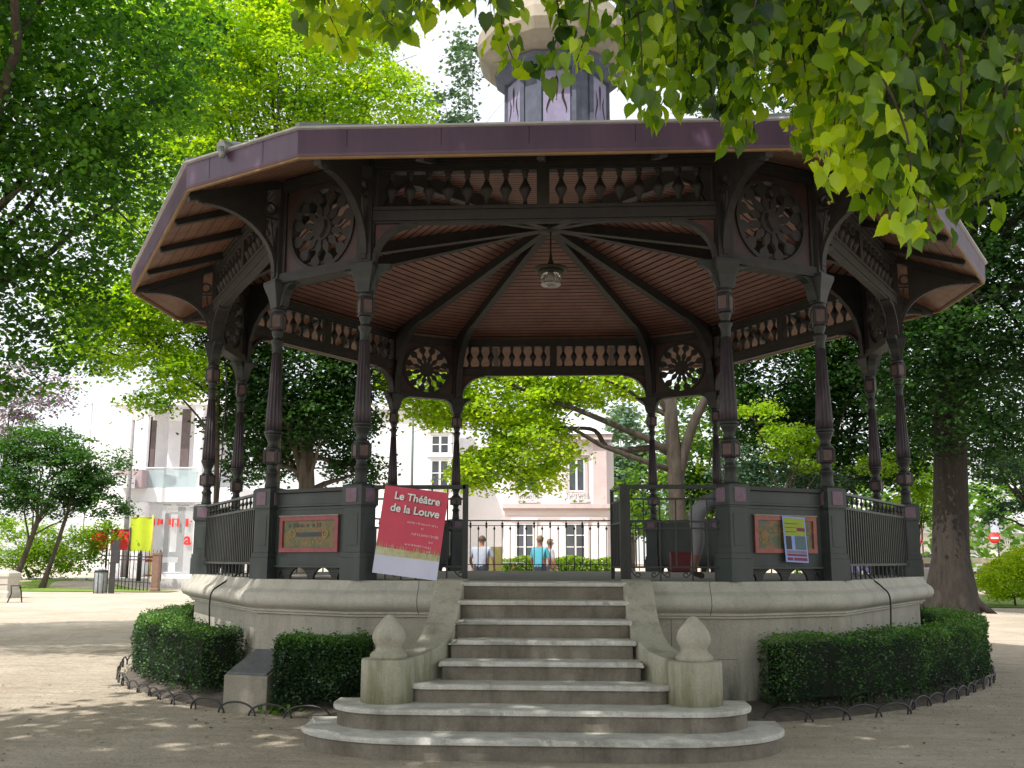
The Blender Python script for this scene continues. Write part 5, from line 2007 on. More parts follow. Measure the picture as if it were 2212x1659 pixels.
tree('fringed_tree', 'thin tree with purple fringed foliage above the dark shrub at the left edge', 'tree', base_at(-60, 44),  # mauve paints the purple fringing of thin foliage against the sky
     [E3(60, 840, 44, 2.6, 2, 1.8), E3(20, 930, 44, 2.0, 2, 1.4)], 110, 30, 0.22, leafmat('mauve fringed leaves', [(0, (0.05, 0.035, 0.08)), (0.5, (0.14, 0.10, 0.2)), (1, (0.32, 0.26, 0.40))], trans=0.3), 0.12, 0.7, 0.8, 0.5, tint0=0.5, nlimb=8)

# far wood closing the view between the trees
pos, ct, cc = clumps([((40, 75, 5), (28, 6, 6)), ((75, 60, 6), (20, 10, 8)), ((22, 46, 4), (7, 4, 4.5)), ((-75, 70, 5), (25, 6, 6))], 900, 26, 1.4, 0.5)
fw_ = leaf_mesh('far_trees', pos, 0.55, mid_leaf, 0.5+0.15*ct[np.repeat(np.arange(900), 26)], spread=0.7)
tag(fw_, 'soft green mass of trees far off beyond the street', 'trees', kind='stuff')

# ------------------------------------------------------------------ buildings
Yb = 40.0


def X(x, y, Y=Yb):
    return P(x, y, Y).x


def Z(x, y, Y=Yb):
    return P(x, y, Y).z


pinkw = paint('pale pink render', (0.84, 0.76, 0.77), (0.76, 0.68, 0.70), scale=0.8, rough=0.8)
pinkt = paint('rose trim stone', (0.66, 0.54, 0.54), (0.56, 0.45, 0.46), scale=1.5, rough=0.8)
whitew = paint('white render', (0.86, 0.85, 0.86), (0.78, 0.77, 0.79), scale=0.7, rough=0.8)
slate = paint('roof slate', (0.30, 0.30, 0.33), (0.2, 0.2, 0.23))
greyw = paint('pale grey wall', (0.74, 0.74, 0.77), (0.64, 0.64, 0.68), scale=0.8)


def window(par, x0, x1, z0, z1, Y, name='window', bars=1, rows=3, trim=None, open_=False, balc=False):
    """casement set in the wall facing -y"""
    mb = MB()
    t = 0.07
    mb.box(x0, x1, Y-0.05, Y-0.01, z1-t, z1)
    mb.box(x0, x1, Y-0.05, Y-0.01, z0, z0+t)
    mb.box(x0, x0+t, Y-0.05, Y-0.01, z0+t, z1-t)
    mb.box(x1-t, x1, Y-0.05, Y-0.01, z0+t, z1-t)
    for i in range(1, bars+1):
        xc = x0+(x1-x0)*i/(bars+1)
        mb.box(xc-0.055, xc+0.055, Y-0.055, Y-0.01, z0+t, z1-t)
    for i in range(1, rows):
        zc_ = z0+(z1-z0)*i/rows
        mb.box(x0+t, x1-t, Y-0.045, Y-0.01, zc_-0.025, zc_+0.025)
    w = mb.build(name, M['white'], par)
    mb = MB()
    mb.box(x0+t, x1-t, Y-0.022, Y-0.016, z0+t, z1-t)
    mb.build('pane', M['winglass'], w)
    if trim:
        mb = MB()
        k = 0.16
        mb.box(x0-k, x0-.005, Y-0.08, Y, z0-0.05, z1+k)
        mb.box(x1+.005, x1+k, Y-0.08, Y, z0-0.05, z1+k)
        mb.box(x0-.005, x1+.005, Y-0.08, Y, z1+.005, z1+k)
        mb.box(x0-k-0.08, x1+k+0.08, Y-0.16, Y, z1+k+0.002, z1+k+0.14)
        mb.box(x0-k, x1+k, Y-0.14, Y, z0-0.14, z0-0.052)
        mb.build('surround', trim, w)
    return w


def D2(cx, cy, x0, y0, s):
    return ((x0+cx*s)/1.4467, (y0+cy*s)/1.4467)


S1 = 0.4822
cv = lambda x, y: D2(x, y, 1300, 1100, S1)
house = tag(empty('town_house', (X(*cv(900, 1400)), Yb, 0)), 'pale pink two storey town house with white windows seen through the middle bay', 'house')


def wbox(mb, cx0, cx1, cy0, cy1, Y, depth=6, proud=0.0, mi=0, cvf=cv):
    a = P(*cvf(cx0, cy0), Y)
    b_ = P(*cvf(cx1, cy1), Y)
    mb.box(a.x, b_.x, Y-proud, Y+depth, b_.z, a.z, mi)
    return a, b_


hx = house.location


def fix(o):
    o.location = -hx
    return o


mb = MB()
a = P(*cv(575, 545), Yb)
b_ = P(*cv(1232, 545), Yb)
zt = a.z
mb.box(a.x, b_.x, Yb, Yb+9, -0.5, zt)
mb.box(b_.x+0.002, P(*cv(1292, 545), Yb).x, Yb+2.5, Yb+9, -0.5, zt-0.1)
fix(mb.build('wall', pinkw, house))
mb = MB()
zc1 = Z(*cv(900, 1000))
mb.box(a.x-0.1, b_.x+0.2, Yb-0.30, Yb, zc1-0.12, zc1+0.12)
mb.box(a.x-0.1, b_.x+0.12, Yb-0.16, Yb, zc1-0.26, zc1-0.125)
mb.box(a.x-0.05, b_.x+0.05, Yb-0.06, Yb, zc1-0.78, zc1-0.55)
mb.box(a.x-0.2, b_.x+0.3, Yb-0.4, Yb, zt-0.25, zt+0.05)
mb.box(b_.x-0.75, b_.x, Yb-0.09, Yb, zc1+0.13, zt-0.26)
mb.box(a.x, b_.x, Yb-0.05, Yb, -0.5, 0.75)
fix(mb.build('moulding', pinkt, house))
mb = MB()
mb.add([(a.x-0.3, Yb-0.5, zt+0.05), (b_.x+0.4, Yb-0.5, zt+0.05), (b_.x+0.4, Yb+9, zt+0.05), (a.x-0.3, Yb+9, zt+0.05), (a.x+2, Yb+4.5, zt+1.6), (b_.x-2, Yb+4.5, zt+1.6)], [(0, 1, 5, 4), (1, 2, 5), (2, 3, 4, 5), (3, 0, 4)])
fix(mb.build('roof', greyw, house))
for (c0, c1, y0, y1, tr) in ((985, 1095, 690, 905, True), (660, 770, 690, 905, True), (965, 1100, 1112, 1340, False), (645, 765, 1112, 1340, False)):
    pa, pb = P(*cv(c0, y0), Yb), P(*cv(c1, y1), Yb)
    w_ = window(house, pa.x, pb.x, pb.z, pa.z, Yb, trim=pinkt if tr else pinkw, rows=1 if tr else 3)
    fix(w_)
    if tr:
        mb = MB()
        z1_ = Z(*cv(900, 915))
        z0_ = Z(*cv(900, 978))
        mb.box(pa.x-0.12, pb.x+0.12, Yb-0.30, Yb-0.24, z1_-0.05, z1_)
        mb.box(pa.x-0.12, pb.x+0.12, Yb-0.30, Yb-0.24, z0_, z0_+0.05)
        for i in range(12):
            xx = pa.x-0.1+(pb.x-pa.x+0.2)*i/11
            mb.box(xx-0.03, xx+0.03, Yb-0.29, Yb-0.25, z0_+.05, z1_-.05)
        for q in range(6):
            t0 = q/6*2*PI
            cx_ = (pa.x+pb.x)/2+(0.25 if q % 2 else -0.25)
            mb.tube([(cx_+0.15*math.cos(t0+k*0.4), Yb-0.31, (z0_+z1_)/2+0.15*math.sin(t0+k*0.4)) for k in range(8)], 0.02, 5)
        fix(mb.build('window_balcony', greyw, house))
# white house left of it
wh = tag(empty('white_house', (X(*cv(200, 1400)), Yb-1, 0)), 'white town house with a small window above a tall one, left of the pink house', 'house')
hx = wh.location
mb = MB()
a = P(*cv(-260, 470), Yb-1)
b_ = P(*cv(560, 470), Yb-1)
mb.box(a.x, P(*cv(245, 500), Yb-1).x, Yb-1, Yb+8, -0.5, a.z+0.8)
mb.box(P(*cv(245, 500), Yb-1).x+.002, b_.x, Yb+2.2, Yb+8, -0.5, a.z-0.4)
fix(mb.build('wall', whitew, wh))
for (c0, c1, y0, y1, r) in ((100, 215, 540, 660, 2), (98, 212, 700, 870, 2), (60, 170, 1110, 1330, 3)):
    pa, pb = P(*cv(c0, y0), Yb-1), P(*cv(c1, y1), Yb-1)
    fix(window(wh, pa.x, pb.x, pb.z, pa.z, Yb-1, trim=whitew, rows=r))
mb = MB()
mb.box(a.x-0.3, P(*cv(245, 500), Yb-1).x+0.2, Yb-1.4, Yb+8.2, a.z+0.8, a.z+1.1)
fix(mb.build('eaves', greyw, wh))

# street hedge before the house and small things there
mb = MB()
pa, pb = P(*cv(560, 1335), 30), P(*cv(1262, 1435), 30)
hl_, ct_, _ = clumps([(((pa.x+pb.x)/2, 30, 0.5), ((pb.x-pa.x)/2, 0.6, 0.6))], 10, 10)
n = 9000
hp = np.stack([rng.uniform(pa.x, pb.x, n), 30+rng.uniform(-0.5, 0.5, n), rng.uniform(float(ground_z(0, 30)), pa.z+0.05, n)], 1)
hp[:, 2] += 0.08*np.sin(hp[:, 0]*3.1)
o = leaf_mesh('low_hedge', hp, 0.13, mid_leaf, 0.5+0.35*rng.normal(0, 1, n)*0.6+0.3*(hp[:, 2]-hp[:, 2].min())/1.2, spread=0.9)
tag(o, 'low bright green hedge in front of the pink house', 'hedge')
yb_ = tag(empty('notice_board', (P(*cv(505, 1350), 26).x, 26, float(ground_z(0, 26)))), 'yellow olive display board behind the man in the grey blue shirt', 'board')
hx = yb_.location
mb = MB()
pa, pb = P(*cv(455, 1262), 26), P(*cv(558, 1425), 26)
mb.box(pa.x, pb.x, 25.97, 26.03, pb.z, pa.z)
fix(mb.build('board', paint('olive yellow board', (0.50, 0.44, 0.16), (0.42, 0.36, 0.12), scale=2), yb_))
mb = MB()
for x_ in (pa.x+0.08, pb.x-0.08):
    mb.box(x_-0.03, x_+0.03, 26.035, 26.09, hx.z-0.1, pa.z)
fix(mb.build('post', M['iron'], yb_))
cm = tag(empty('garden_table', (P(*cv(630, 1380), 24).x, 24, float(ground_z(0, 24)))), 'small white garden table on crossed legs in front of the low hedge', 'table')
mb = MB()
hz = P(*cv(630, 1362), 24).z-cm.location.z
mb.lathe([(0.42, hz-0.03), (0.43, hz-0.015), (0.42, hz)], 20)
mb.build('table_top', M['white'], cm)
mb = MB()
for k in range(4):
    a_ = k*PI/2+0.4
    mb.tube([(0.30*math.cos(a_), 0.30*math.sin(a_), 0), (-0.2*math.cos(a_), -0.2*math.sin(a_), hz-0.03)], 0.015, 6)
mb.build('legs', paint('rusty red metal', (0.25, 0.08, 0.06)), cm)

# ---- shop building on the left
Ys = 52.0
cs_ = lambda x, y: D2(x, y, 250, 1200, 0.3916)
shop = tag(empty('shop_building', (P(*cs_(700, 1500), Ys).x, Ys, 0.4)), 'white modern shop building with glass ground floor and upper balcony left of the bandstand', 'building')
hx = shop.location


def sb(mb, x0, x1, y0, y1, Y, d=0.3, mi=0):
    a = P(*cs_(x0, y0), Y)
    b_ = P(*cs_(x1, y1), Y)
    mb.box(a.x, b_.x, Y, Y+d, b_.z, a.z, mi)


mb = MB()
sb(mb, 230, 1260, 828, 940, Ys, 9)
sb(mb, 485, 512, 200, 826, Ys+0.2, 0.4)
sb(mb, 928, 950, 160, 826, Ys+0.2, 0.4)
sb(mb, 918, 942, 942, 1480, Ys+0.2, 0.4)
sb(mb, 430, 508, 942, 1530, Ys+0.2, 0.4)
sb(mb, 945, 1500, 942, 1480, Ys+3, 0.4)
sb(mb, 230, 1260, 100, 160, Ys, 9)
fix(mb.build('frame', whitew, shop))
mb = MB()
sb(mb, 230, 1300, 160, 826, Ys+8.6, 0.3)
sb(mb, 430, 930, 942, 1530, Ys+8.6, 0.3)
sb(mb, 600, 660, 170, 826, Ys+4, 0.5)
fix(mb.build('back_wall', greyw, shop))
mb = MB()
sb(mb, 510, 1260, 1515, 1560, Ys, 9)
fix(mb.build('shop_floor', greyw, shop))
sg, nt, b = newmat('thin shop glass')
b.inputs['Base Color'].default_value = (0.8, 0.85, 0.87, 1)
b.inputs['Roughness'].default_value = 0.03
b.inputs['Alpha'].default_value = 0.22
mb = MB()
sb(mb, 512, 926, 942, 1512, Ys+0.3, 0.02)
fix(mb.build('glazing', sg, shop))
sg2, nt, b = newmat('balcony glass')
b.inputs['Base Color'].default_value = (0.5, 0.62, 0.64, 1)
b.inputs['Roughness'].default_value = 0.05
b.inputs['Alpha'].default_value = 0.45
mb = MB()
sb(mb, 525, 925, 668, 826, Ys+0.05, 0.02)
bal_ = fix(mb.build('balcony_glass', sg2, shop))
mb = MB()
sb(mb, 520, 928, 664, 672, Ys+0.0, 0.05)
sb(mb, 610, 838, 738, 826, Ys+0.35, 0.25)
fix(mb.build('balcony_rail', M['white'], shop))
mb = MB()
for (x0, x1, y0, y1) in ((512, 540, 260, 826), (560, 574, 290, 826), (820, 848, 200, 826), (495, 510, 942, 1500), (680, 694, 1030, 1500), (785, 808, 980, 1500)):
    sb(mb, x0, x1, y0, y1, Ys+1.5, 0.2)
fix(mb.build('mullions', paint('brown grey mullion', (0.16, 0.12, 0.12), (0.11, 0.08, 0.08)), shop))
mb = MB()
for (x0, x1, y0, y1) in ((515, 550, 962, 970), (670, 720, 960, 968), (770, 860, 962, 970), (875, 915, 985, 990)):
    sb(mb, x0, x1, y0, y1, Ys+1.2, 0.3)
fix(mb.build('spot_lamps', M['black'], shop))
red = paint('bright red sign', (0.72, 0.035, 0.03), (0.62, 0.03, 0.03))
mb = MB()
for (x0, x1, y0, y1) in ((582, 596, 1075, 1130), (618, 632, 1075, 1125), (640, 660, 1080, 1120), (708, 722, 1075, 1125), (735, 745, 1072, 1140), (775, 785, 1072, 1140), (845, 862, 1075, 1140), (880, 892, 1090, 1102)):
    sb(mb, x0, x1, y0, y1, Ys+0.10, 0.05)
fix(mb.build('red_letter_marks', red, shop))
mb = MB()
sb(mb, 810, 845, 1075, 1140, Ys+0.9, 0.05)
sb(mb, 735, 785, 1072, 1085, Ys+0.9, 0.05)
sb(mb, 650, 775, 1340, 1380, Ys+2.0, 0.9)
sb(mb, 720, 800, 1020, 1040, Ys+1.0, 0.1)
fix(mb.build('counter', paint('dark grey fittings', (0.14, 0.14, 0.17)), shop))
mb = MB()
sb(mb, 650, 775, 1382, 1425, Ys+1.4, 0.6)
sb(mb, 640, 700, 1180, 1300, Ys+3.0, 0.1)
fix(mb.build('white_counter', M['white'], shop))
pl = P(*cs_(855, 1240), Ys+0.05)
txt = text_mesh('letter', 'a', 1.15, red, shop, Matrix.Translation(Vector((pl.x, Ys+0.12, pl.z))-hx) @ Matrix.Rotation(R(90), 4, 'X'), extrude=0.02, bold=0.03)
# mauve annex and far white building
mb = MB()
an = tag(empty('annex', (P(*cs_(400, 750), Ys-1).x, Ys-1, 0.4)), 'mauve rendered bay with a white awning beside the shop building', 'building')
hx = an.location
sb(mb, 303, 488, 682, 826, Ys-1, 6)
fix(mb.build('wall', paint('mauve render', (0.42, 0.32, 0.34), (0.36, 0.27, 0.29)), an))
mb = MB()
sb(mb, 190, 392, 735, 825, Ys-2.0, 0.9)
fix(mb.build('awning', M['white'], an))
mb = MB()
sb(mb, 310, 480, 942, 1540, Ys-0.5, 4)
fix(mb.build('lower_wall', whitew, an))
fb = tag(empty('apartment_block', (P(*cs_(370, 500), 74).x, 74, 0.4)), 'far white apartment block with a pale window behind the lamp post', 'building')
hx = fb.location
mb = MB()
a_, b__ = P(*cs_(60, 250), 74), P(*cs_(640, 1600), 74)
mb.box(a_.x, b__.x, 74, 86, 0, a_.z)
fix(mb.build('wall', whitew, fb))
for (x0, x1, y0, y1) in ((345, 410, 402, 548), (342, 392, 595, 665), (276, 306, 560, 600)):
    pa, pb = P(*cs_(x0, y0), 74), P(*cs_(x1, y1), 74)
    w_ = window(fb, pa.x, pb.x, pb.z, pa.z, 74, rows=3 if y1-y0 > 100 else 1)
    fix(w_)

# banners, fence, bin, sign, posts on the left
lime_b = paint('lime banner cloth', (0.56, 0.68, 0.03), (0.50, 0.61, 0.03), scale=2)
redb = paint('red banner cloth', (0.80, 0.035, 0.03), (0.70, 0.03, 0.03), scale=2)
yel = paint('yellow pole', (0.62, 0.52, 0.08))
for nm, lab, mat_, (x0, x1, y0, y1), polem in (('banner', 'lime green banner on a yellow pole above the park fence', lime_b, (405, 560, 1066, 1335), yel),
                                        ('banner', 'red banner panel nearest the lime banner above the fence', redb, (250, 383, 1166, 1326), M['iron']),
                                        ('banner', 'red banner panel half hidden behind the left bush', redb, (95, 208, 1172, 1322), M['iron'])):
    pa, pb = P(*cs_(x0, y0), 41), P(*cs_(x1, y1), 41)
    bn = tag(empty(nm, (pb.x, 41, float(ground_z(pb.x, 41)))), lab, 'banner', None)
    hx = bn.location
    mb = MB()
    nn_ = 14
    for i in range(nn_):
        t0, t1 = i/nn_, (i+1)/nn_
        xa_, xb_ = pa.x+(pb.x-pa.x)*t0, pa.x+(pb.x-pa.x)*t1
        y0_, y1_ = 41+0.05*math.sin(t0*9), 41+0.05*math.sin(t1*9)
        mb.add([(xa_, y0_, pb.z), (xb_, y1_, pb.z), (xb_, y1_, pa.z), (xa_, y0_, pa.z)], [(0, 1, 2, 3)], 0, None, True)
    fix(mb.build('cloth', mat_, bn))
    mb = MB()
    mb.tube([(pb.x+0.05, 41, hx.z-0.1), (pb.x+0.05, 41, pa.z+0.15)], 0.06, 8)
    mb.tube([(pa.x, 41.02, pa.z+0.02), (pb.x+0.05, 41.02, pa.z+0.02)], 0.025, 6)
    fix(mb.build('pole', polem, bn))
iron2 = paint('black fence iron', (0.035, 0.03, 0.035), (0.02, 0.02, 0.02))
fA, fB = P(*cs_(175, 1400), 37.5), P(*cs_(612, 1405), 34.6)
fA.z = float(ground_z(fA.x, fA.y))
fB.z = float(ground_z(fB.x, fB.y))
fe = tag(empty('park_fence', fB), 'low black railing fence between the litter bin and the brown post', 'fence')
mb = MB()
d = fA-fB
for h in (1.72, 0.42):
    mb.bar(Vector((0, 0, h)), Vector((d.x, d.y, h+d.z)), 0.05, 0.05)
nb = 15
for i in range(nb+1):
    q = d*(i/nb)
    mb.tube([q+Vector((0, 0, 0.0)), q+Vector((0, 0, 1.95)), q+Vector((0, 0, 2.12))], [0.025, 0.022, 0.004], 6)
mb.build('railing', iron2, fe)
bpost = P(*cs_(618, 1345), 34.5)
bz = float(ground_z(bpost.x, 34.5))
mb = MB()
mb.lathe([(0.27, -0.1), (0.27, 0.15), (0.24, 0.18), (0.23, bpost.z-bz-0.15), (0.27, bpost.z-bz-0.12), (0.27, bpost.z-bz-0.03), (0.20, bpost.z-bz)], 4, 0, smooth=False, rot=PI/4)
o = mb.build('gate_post', paint('brown brick post', (0.24, 0.14, 0.10), (0.16, 0.09, 0.065), scale=8, bump=0.5), None, loc=(bpost.x, 34.5, bz))
tag(o, 'square brown post at the end of the black park fence', 'post')
bar_ = tag(empty('barrier', (P(*cs_(560, 1400), 40).x, 40, float(ground_z(-26, 40)))), 'red barrier rails behind the black park fence', 'barrier')
hx = bar_.location
mb = MB()
for (x0, x1, y0, y1) in ((520, 640, 1370, 1392), (520, 640, 1402, 1422), (300, 640, 1398, 1408), (520, 640, 1520, 1534)):
    a, b_ = P(*cs_(x0, y0), 40), P(*cs_(x1, y1), 40)
    mb.box(a.x, b_.x, 39.97, 40.03, b_.z, a.z)
fix(mb.build('rails', paint('dull red rail', (0.38, 0.07, 0.05), (0.28, 0.05, 0.04)), bar_))
mb = MB()
for x_ in (480, 640):
    q = P(*cs_(x_, 1345), 40)
    mb.tube([(q.x, 40.06, hx.z), (q.x, 40.06, q.z-0.1), (q.x, 40.06, q.z+0.15)], [0.12, 0.12, 0.02], 8)
fix(mb.build('posts', iron2, bar_))
# litter bin
q = P(216, 1282, 32)
bn = tag(empty('litter_bin', (q.x, 32, float(ground_z(q.x, 32)))), 'grey perforated litter bin standing at the edge of the sandy path', 'bin')
zt_ = P(216, 1226, 32).z-bn.location.z
mb = MB()
mb.lathe([(0.27, 0.03), (0.29, 0.1), (0.31, zt_-0.22), (0.30, zt_-0.20)], 24)
mb.build('drum', paint('galvanised bin', (0.34, 0.37, 0.38), (0.2, 0.22, 0.24), scale=12, rough=0.5, metal=0.3), bn)
mb = MB()
mb.lathe([(0.325, zt_-0.22), (0.33, zt_-0.13), (0.31, zt_-0.12)], 24)
for k in range(8):
    a_ = k*PI/4
    mb.tube([(0.315*math.cos(a_), 0.315*math.sin(a_), 0), (0.335*math.cos(a_), 0.335*math.sin(a_), zt_-0.15)], 0.014, 5)
mb.build('rim', iron2, bn)
mb = MB()
for i in range(14):
    a_, r_ = rng.uniform(0, 6.28), rng.uniform(0, 0.2)
    mb.lathe([(0.01, zt_-0.16), (rng.uniform(.04, .08), zt_-0.1), (rng.uniform(.03, .09), zt_-0.03), (0.01, zt_+rng.uniform(0, .05))], 6, 0, None, r_*math.cos(a_), r_*math.sin(a_), smooth=False)
mb.build('rubbish', M['white'], bn)
q = P(*cs_(262, 1650), 32)
sp = tag(empty('information_sign', (q.x, 32, float(ground_z(q.x, 32)))), 'narrow black information panel on a thin pole beside the litter bin', 'sign')
hx = sp.location
mb = MB()
a, b_ = P(*cs_(254, 1270), 32), P(*cs_(270, 1650), 32)
mb.box(a.x, b_.x, 31.96, 32.04, hx.z-0.1, a.z)
fix(mb.build('pole', iron2, sp))
mb = MB()
a, b_ = P(*cs_(274, 1245), 32), P(*cs_(306, 1432), 32)
mb.box(a.x, b_.x, 31.95, 32.05, b_.z, a.z)
fix(mb.build('panel', iron2, sp))
# lamp posts
for (x, yt, yb2, Y, r, lab, head) in ((102, 140, 640, 60, 0.05, 'thin bare mast standing left of the white buildings', 0), (432, 215, 665, 50, 0.16, 'grey street lamp post with a rounded hood in front of the far white block', 1)):
    q = P(*cs_(x, yt), Y)
    gz = float(ground_z(q.x, Y))
    lp_ = tag(empty('street_lamp' if head else 'mast', (q.x, Y, gz)), lab, 'lamp post' if head else 'mast')
    mb = MB()
    mb.tube([(0, 0, 0), (0, 0, q.z-gz)], [r*1.25, r*0.6], 10)
    mb.build('pole', paint('mid grey mast', (0.28, 0.26, 0.27), (0.22, 0.2, 0.21)), lp_)
    if head:
        mb = MB()
        zt2 = q.z-gz
        w3 = (P(*cs_(510, yt), Y).x-q.x)
        hh = zt2-(P(*cs_(x, 300), Y).z-gz)
        n_ = 10
        v = []
        for i in range(n_+1):
            t = i/n_
            v.append((w3*t, zt2-hh*0.25*t*t))
        v2 = [(w3*t*0.95, zt2-hh*(0.95-0.35*abs(t-0.3))) for t in [i/n_ for i in range(n_, -1, -1)]]
        mb.prism(v+v2, -0.15, 0.15, 0, None, 'y')
        mb.build('lamp_hood', paint('pale lamp hood', (0.6, 0.6, 0.6), (0.5, 0.5, 0.5)), lp_)
q = P(893, 870, 33)
mb = MB()
mb.tube([(0, 0, 0), (0, 0, q.z-0.3)], [0.09, 0.05], 8)
tag(mb.build('mast', paint('green grey mast', (0.12, 0.15, 0.14)), None, loc=(q.x, 33, 0.3)), 'dark green mast between the back left columns', 'mast')

# bench and stone block at the left edge
q = P(25, 1297, 21.5)
be = tag(empty('park_bench', (q.x, 21.5, G_Z)), 'wooden park bench with iron legs cut off by the left edge', 'bench')
z_s = P(40, 1262, 21.5).z-G_Z
mb = MB()
for i in range(4):
    mb.box(-1.5, 0.32, -0.22+i*0.13, -0.12+i*0.13, z_s-0.04, z_s)
mb.build('seat', paint('grey bench wood', (0.24, 0.20, 0.17), (0.16, 0.13, 0.11), scale=6), be)
for x_ in (0.10, -1.3):
    mb = MB()
    mb.tube([(x_-0.06, -0.2, z_s-0.04), (x_-0.02, -0.2, z_s*0.5), (x_-0.14, -0.22, 0)], 0.025, 6)
    mb.tube([(x_+0.06, 0.2, z_s-0.04), (x_+0.14, 0.2, z_s*0.6), (x_+0.18, 0.22, 0)], 0.025, 6)
    mb.bar((x_-0.06, -0.2, z_s-0.06), (x_+0.06, 0.2, z_s-0.06), 0.04, 0.03)
    mb.build('leg', iron2, be)
q = P(8, 1250, 26)
mb = MB()
hz = P(8, 1232, 26).z-G_Z
mb.lathe([(0.75, -0.1), (0.75, 0.25), (0.66, 0.30), (0.66, hz*0.72), (0.74, hz*0.78), (0.70, hz*0.9), (0.40, hz)], 4, 0, smooth=False, rot=PI/4)
tag(mb.build('stone_pedestal', M['stone'], None, loc=(q.x, 26, G_Z), bevel=0.03), 'low pale stone pedestal behind the park bench', 'pedestal')

# ---- right side: planter, bench, cars, signs, house
q = P(1996, 1310, 27)
pl_ = tag(empty('stone_planter', (q.x+0.25, 27, G_Z)), 'pale flared stone planter just left of the thick trunk', 'planter')
zt_ = P(1996, 1226, 27).z-G_Z
mb = MB()
mb.lathe([(0.62, -0.1), (0.62, zt_*0.35), (0.58, zt_*0.4), (0.60, zt_*0.62), (0.78, zt_*0.80), (0.95, zt_*0.96), (0.95, zt_), (0.85, zt_), (0.8, zt_*0.95), (0.0, zt_*0.93)], 28)
mb.build('bowl', paint('white cast stone', (0.62, 0.61, 0.63), (0.5, 0.49, 0.5), scale=4), pl_)
q0, q1 = P(1966, 1205, 36), P(2016, 1228, 36)
mb = MB()
w_ = q1.x-q0.x
mb.box(0, 5.5, -0.4, 0.4, q0.z-0.28-G_Z, q0.z-G_Z)
for x_ in (0, 1.9, 3.7, 5.2):
    mb.box(x_, x_+0.3, -0.35, 0.35, -0.1, q0.z-0.281-G_Z)
tag(mb.build('stone_wall_bench', paint('sandstone', (0.46, 0.40, 0.29), (0.36, 0.31, 0.22)), None, loc=(q0.x, 36, G_Z), bevel=0.02), 'long sandstone bench behind the stone planter', 'bench')


def car(label, loc, rz, bodym, group=None):
    root = tag(empty('parked_car', loc, rz), label, 'car', group)
    prof = [(-2.1, 0.35), (-2.12, 0.75), (-1.95, 0.95), (-1.2, 1.0), (-0.6, 1.42), (0.9, 1.46), (1.65, 1.05), (2.05, 0.92), (2.12, 0.6), (2.08, 0.35)]
    mb = MB()
    W_ = 0.85
    sect = []
    for (w, inset, zf) in ((-W_, 0.10, 0.97), (-W_*0.98, 0.0, 1.0), (W_*0.98, 0.0, 1.0), (W_, 0.10, 0.97)):
        sect.append([(x*(1-inset*0.1), w*(0.80 if z > 1.2 else 1.0), z*(zf if z > .5 else 1)) for x, z in prof])
    v = [p for s_ in sect for p in s_]
    n = len(prof)
    f = [(i*n+k, i*n+(k+1) % n, (i+1)*n+(k+1) % n, (i+1)*n+k) for i in range(3) for k in range(n)]
    f += [tuple(range(n)), tuple(range(4*n-1, 3*n-1, -1))]
    mb.add(v, f, 0, None, False)
    mb.build('body', bodym, root, bevel=0.05)
    mb = MB()
    for sy in (-1, 1):
        y1_, y2_ = sy*W_*0.99, sy*W_*0.84
        mb.add([(-1.05, y1_+sy*0.012, 1.0), (1.45, y1_+sy*0.012, 1.05), (0.85, y2_+sy*0.012, 1.38), (-0.55, y2_+sy*0.012, 1.36)], [(0, 1, 2, 3)])
    mb.add([(1.68, -0.68, 1.07), (1.68, 0.68, 1.07), (0.96, 0.6, 1.45), (0.96, -0.6, 1.45)], [(0, 1, 2, 3)])
    mb.add([(-1.28, -0.7, 1.02), (-1.28, 0.7, 1.02), (-0.66, 0.6, 1.42), (-0.66, -0.6, 1.42)], [(0, 1, 2, 3)])
    mb.build('windows', M['winglass'], root)
    for x_ in (-1.3, 1.3):
        for sy in (-1, 1):
            mb = MB()
            mb.lathe([(0.0, -0.1), (0.31, -0.1), (0.33, -0.06), (0.33, 0.06), (0.31, 0.1), (0.0, 0.1)], 20, 0, lambda p, x_=x_, sy=sy: (x_+p[0], sy*0.78+p[2], 0.33+p[1]))
            w_ = mb.build('wheel', M['black'], root)
            mb = MB()
            mb.lathe([(0.0, -0.108), (0.18, -0.108), (0.18, 0.108), (0.0, 0.108)], 12, 0, lambda p, x_=x_, sy=sy: (x_+p[0], sy*0.78+p[2], 0.33+p[1]))
            mb.build('rim', M['zinc'], w_)
    for sy in (-1, 1):
        mb = MB()
        mb.box(2.0, 2.13, sy*0.6-0.15, sy*0.6+0.15, 0.68, 0.82)
        mb.build('headlight', M['drip'], root)
    return root


navy = paint('dark blue car paint', (0.03, 0.035, 0.07), (0.025, 0.03, 0.06), rough=0.2, spec=0.9)
silv = paint('silver car paint', (0.55, 0.56, 0.58), (0.5, 0.51, 0.53), rough=0.25, metal=0.4)
bluec = paint('violet blue car paint', (0.16, 0.13, 0.34), (0.13, 0.11, 0.3), rough=0.25)
car_y = 55
for (x, y, Y, rz, mt, lab) in ((1995, 1220, 52, R(188), navy, 'dark blue car parked just left of the thick trunk'), (2068, 1222, 54, R(5), silv, 'silver car parked just right of the thick trunk'), (1890, 1225, 50, R(10), bluec, 'violet blue car glimpsed through the right railing')):
    q = P(x, y, Y)
    car(lab, (q.x, Y, q.z-0.72), rz, mt, 'cars parked beyond the park')
mb = MB()
mb.box(20, 70, 48, 60, -0.05, 0.40)
tag(mb.build('street', paint('grey asphalt', (0.30, 0.30, 0.31), (0.25, 0.25, 0.26)), None), kind='structure')  # plain mid grey street surface
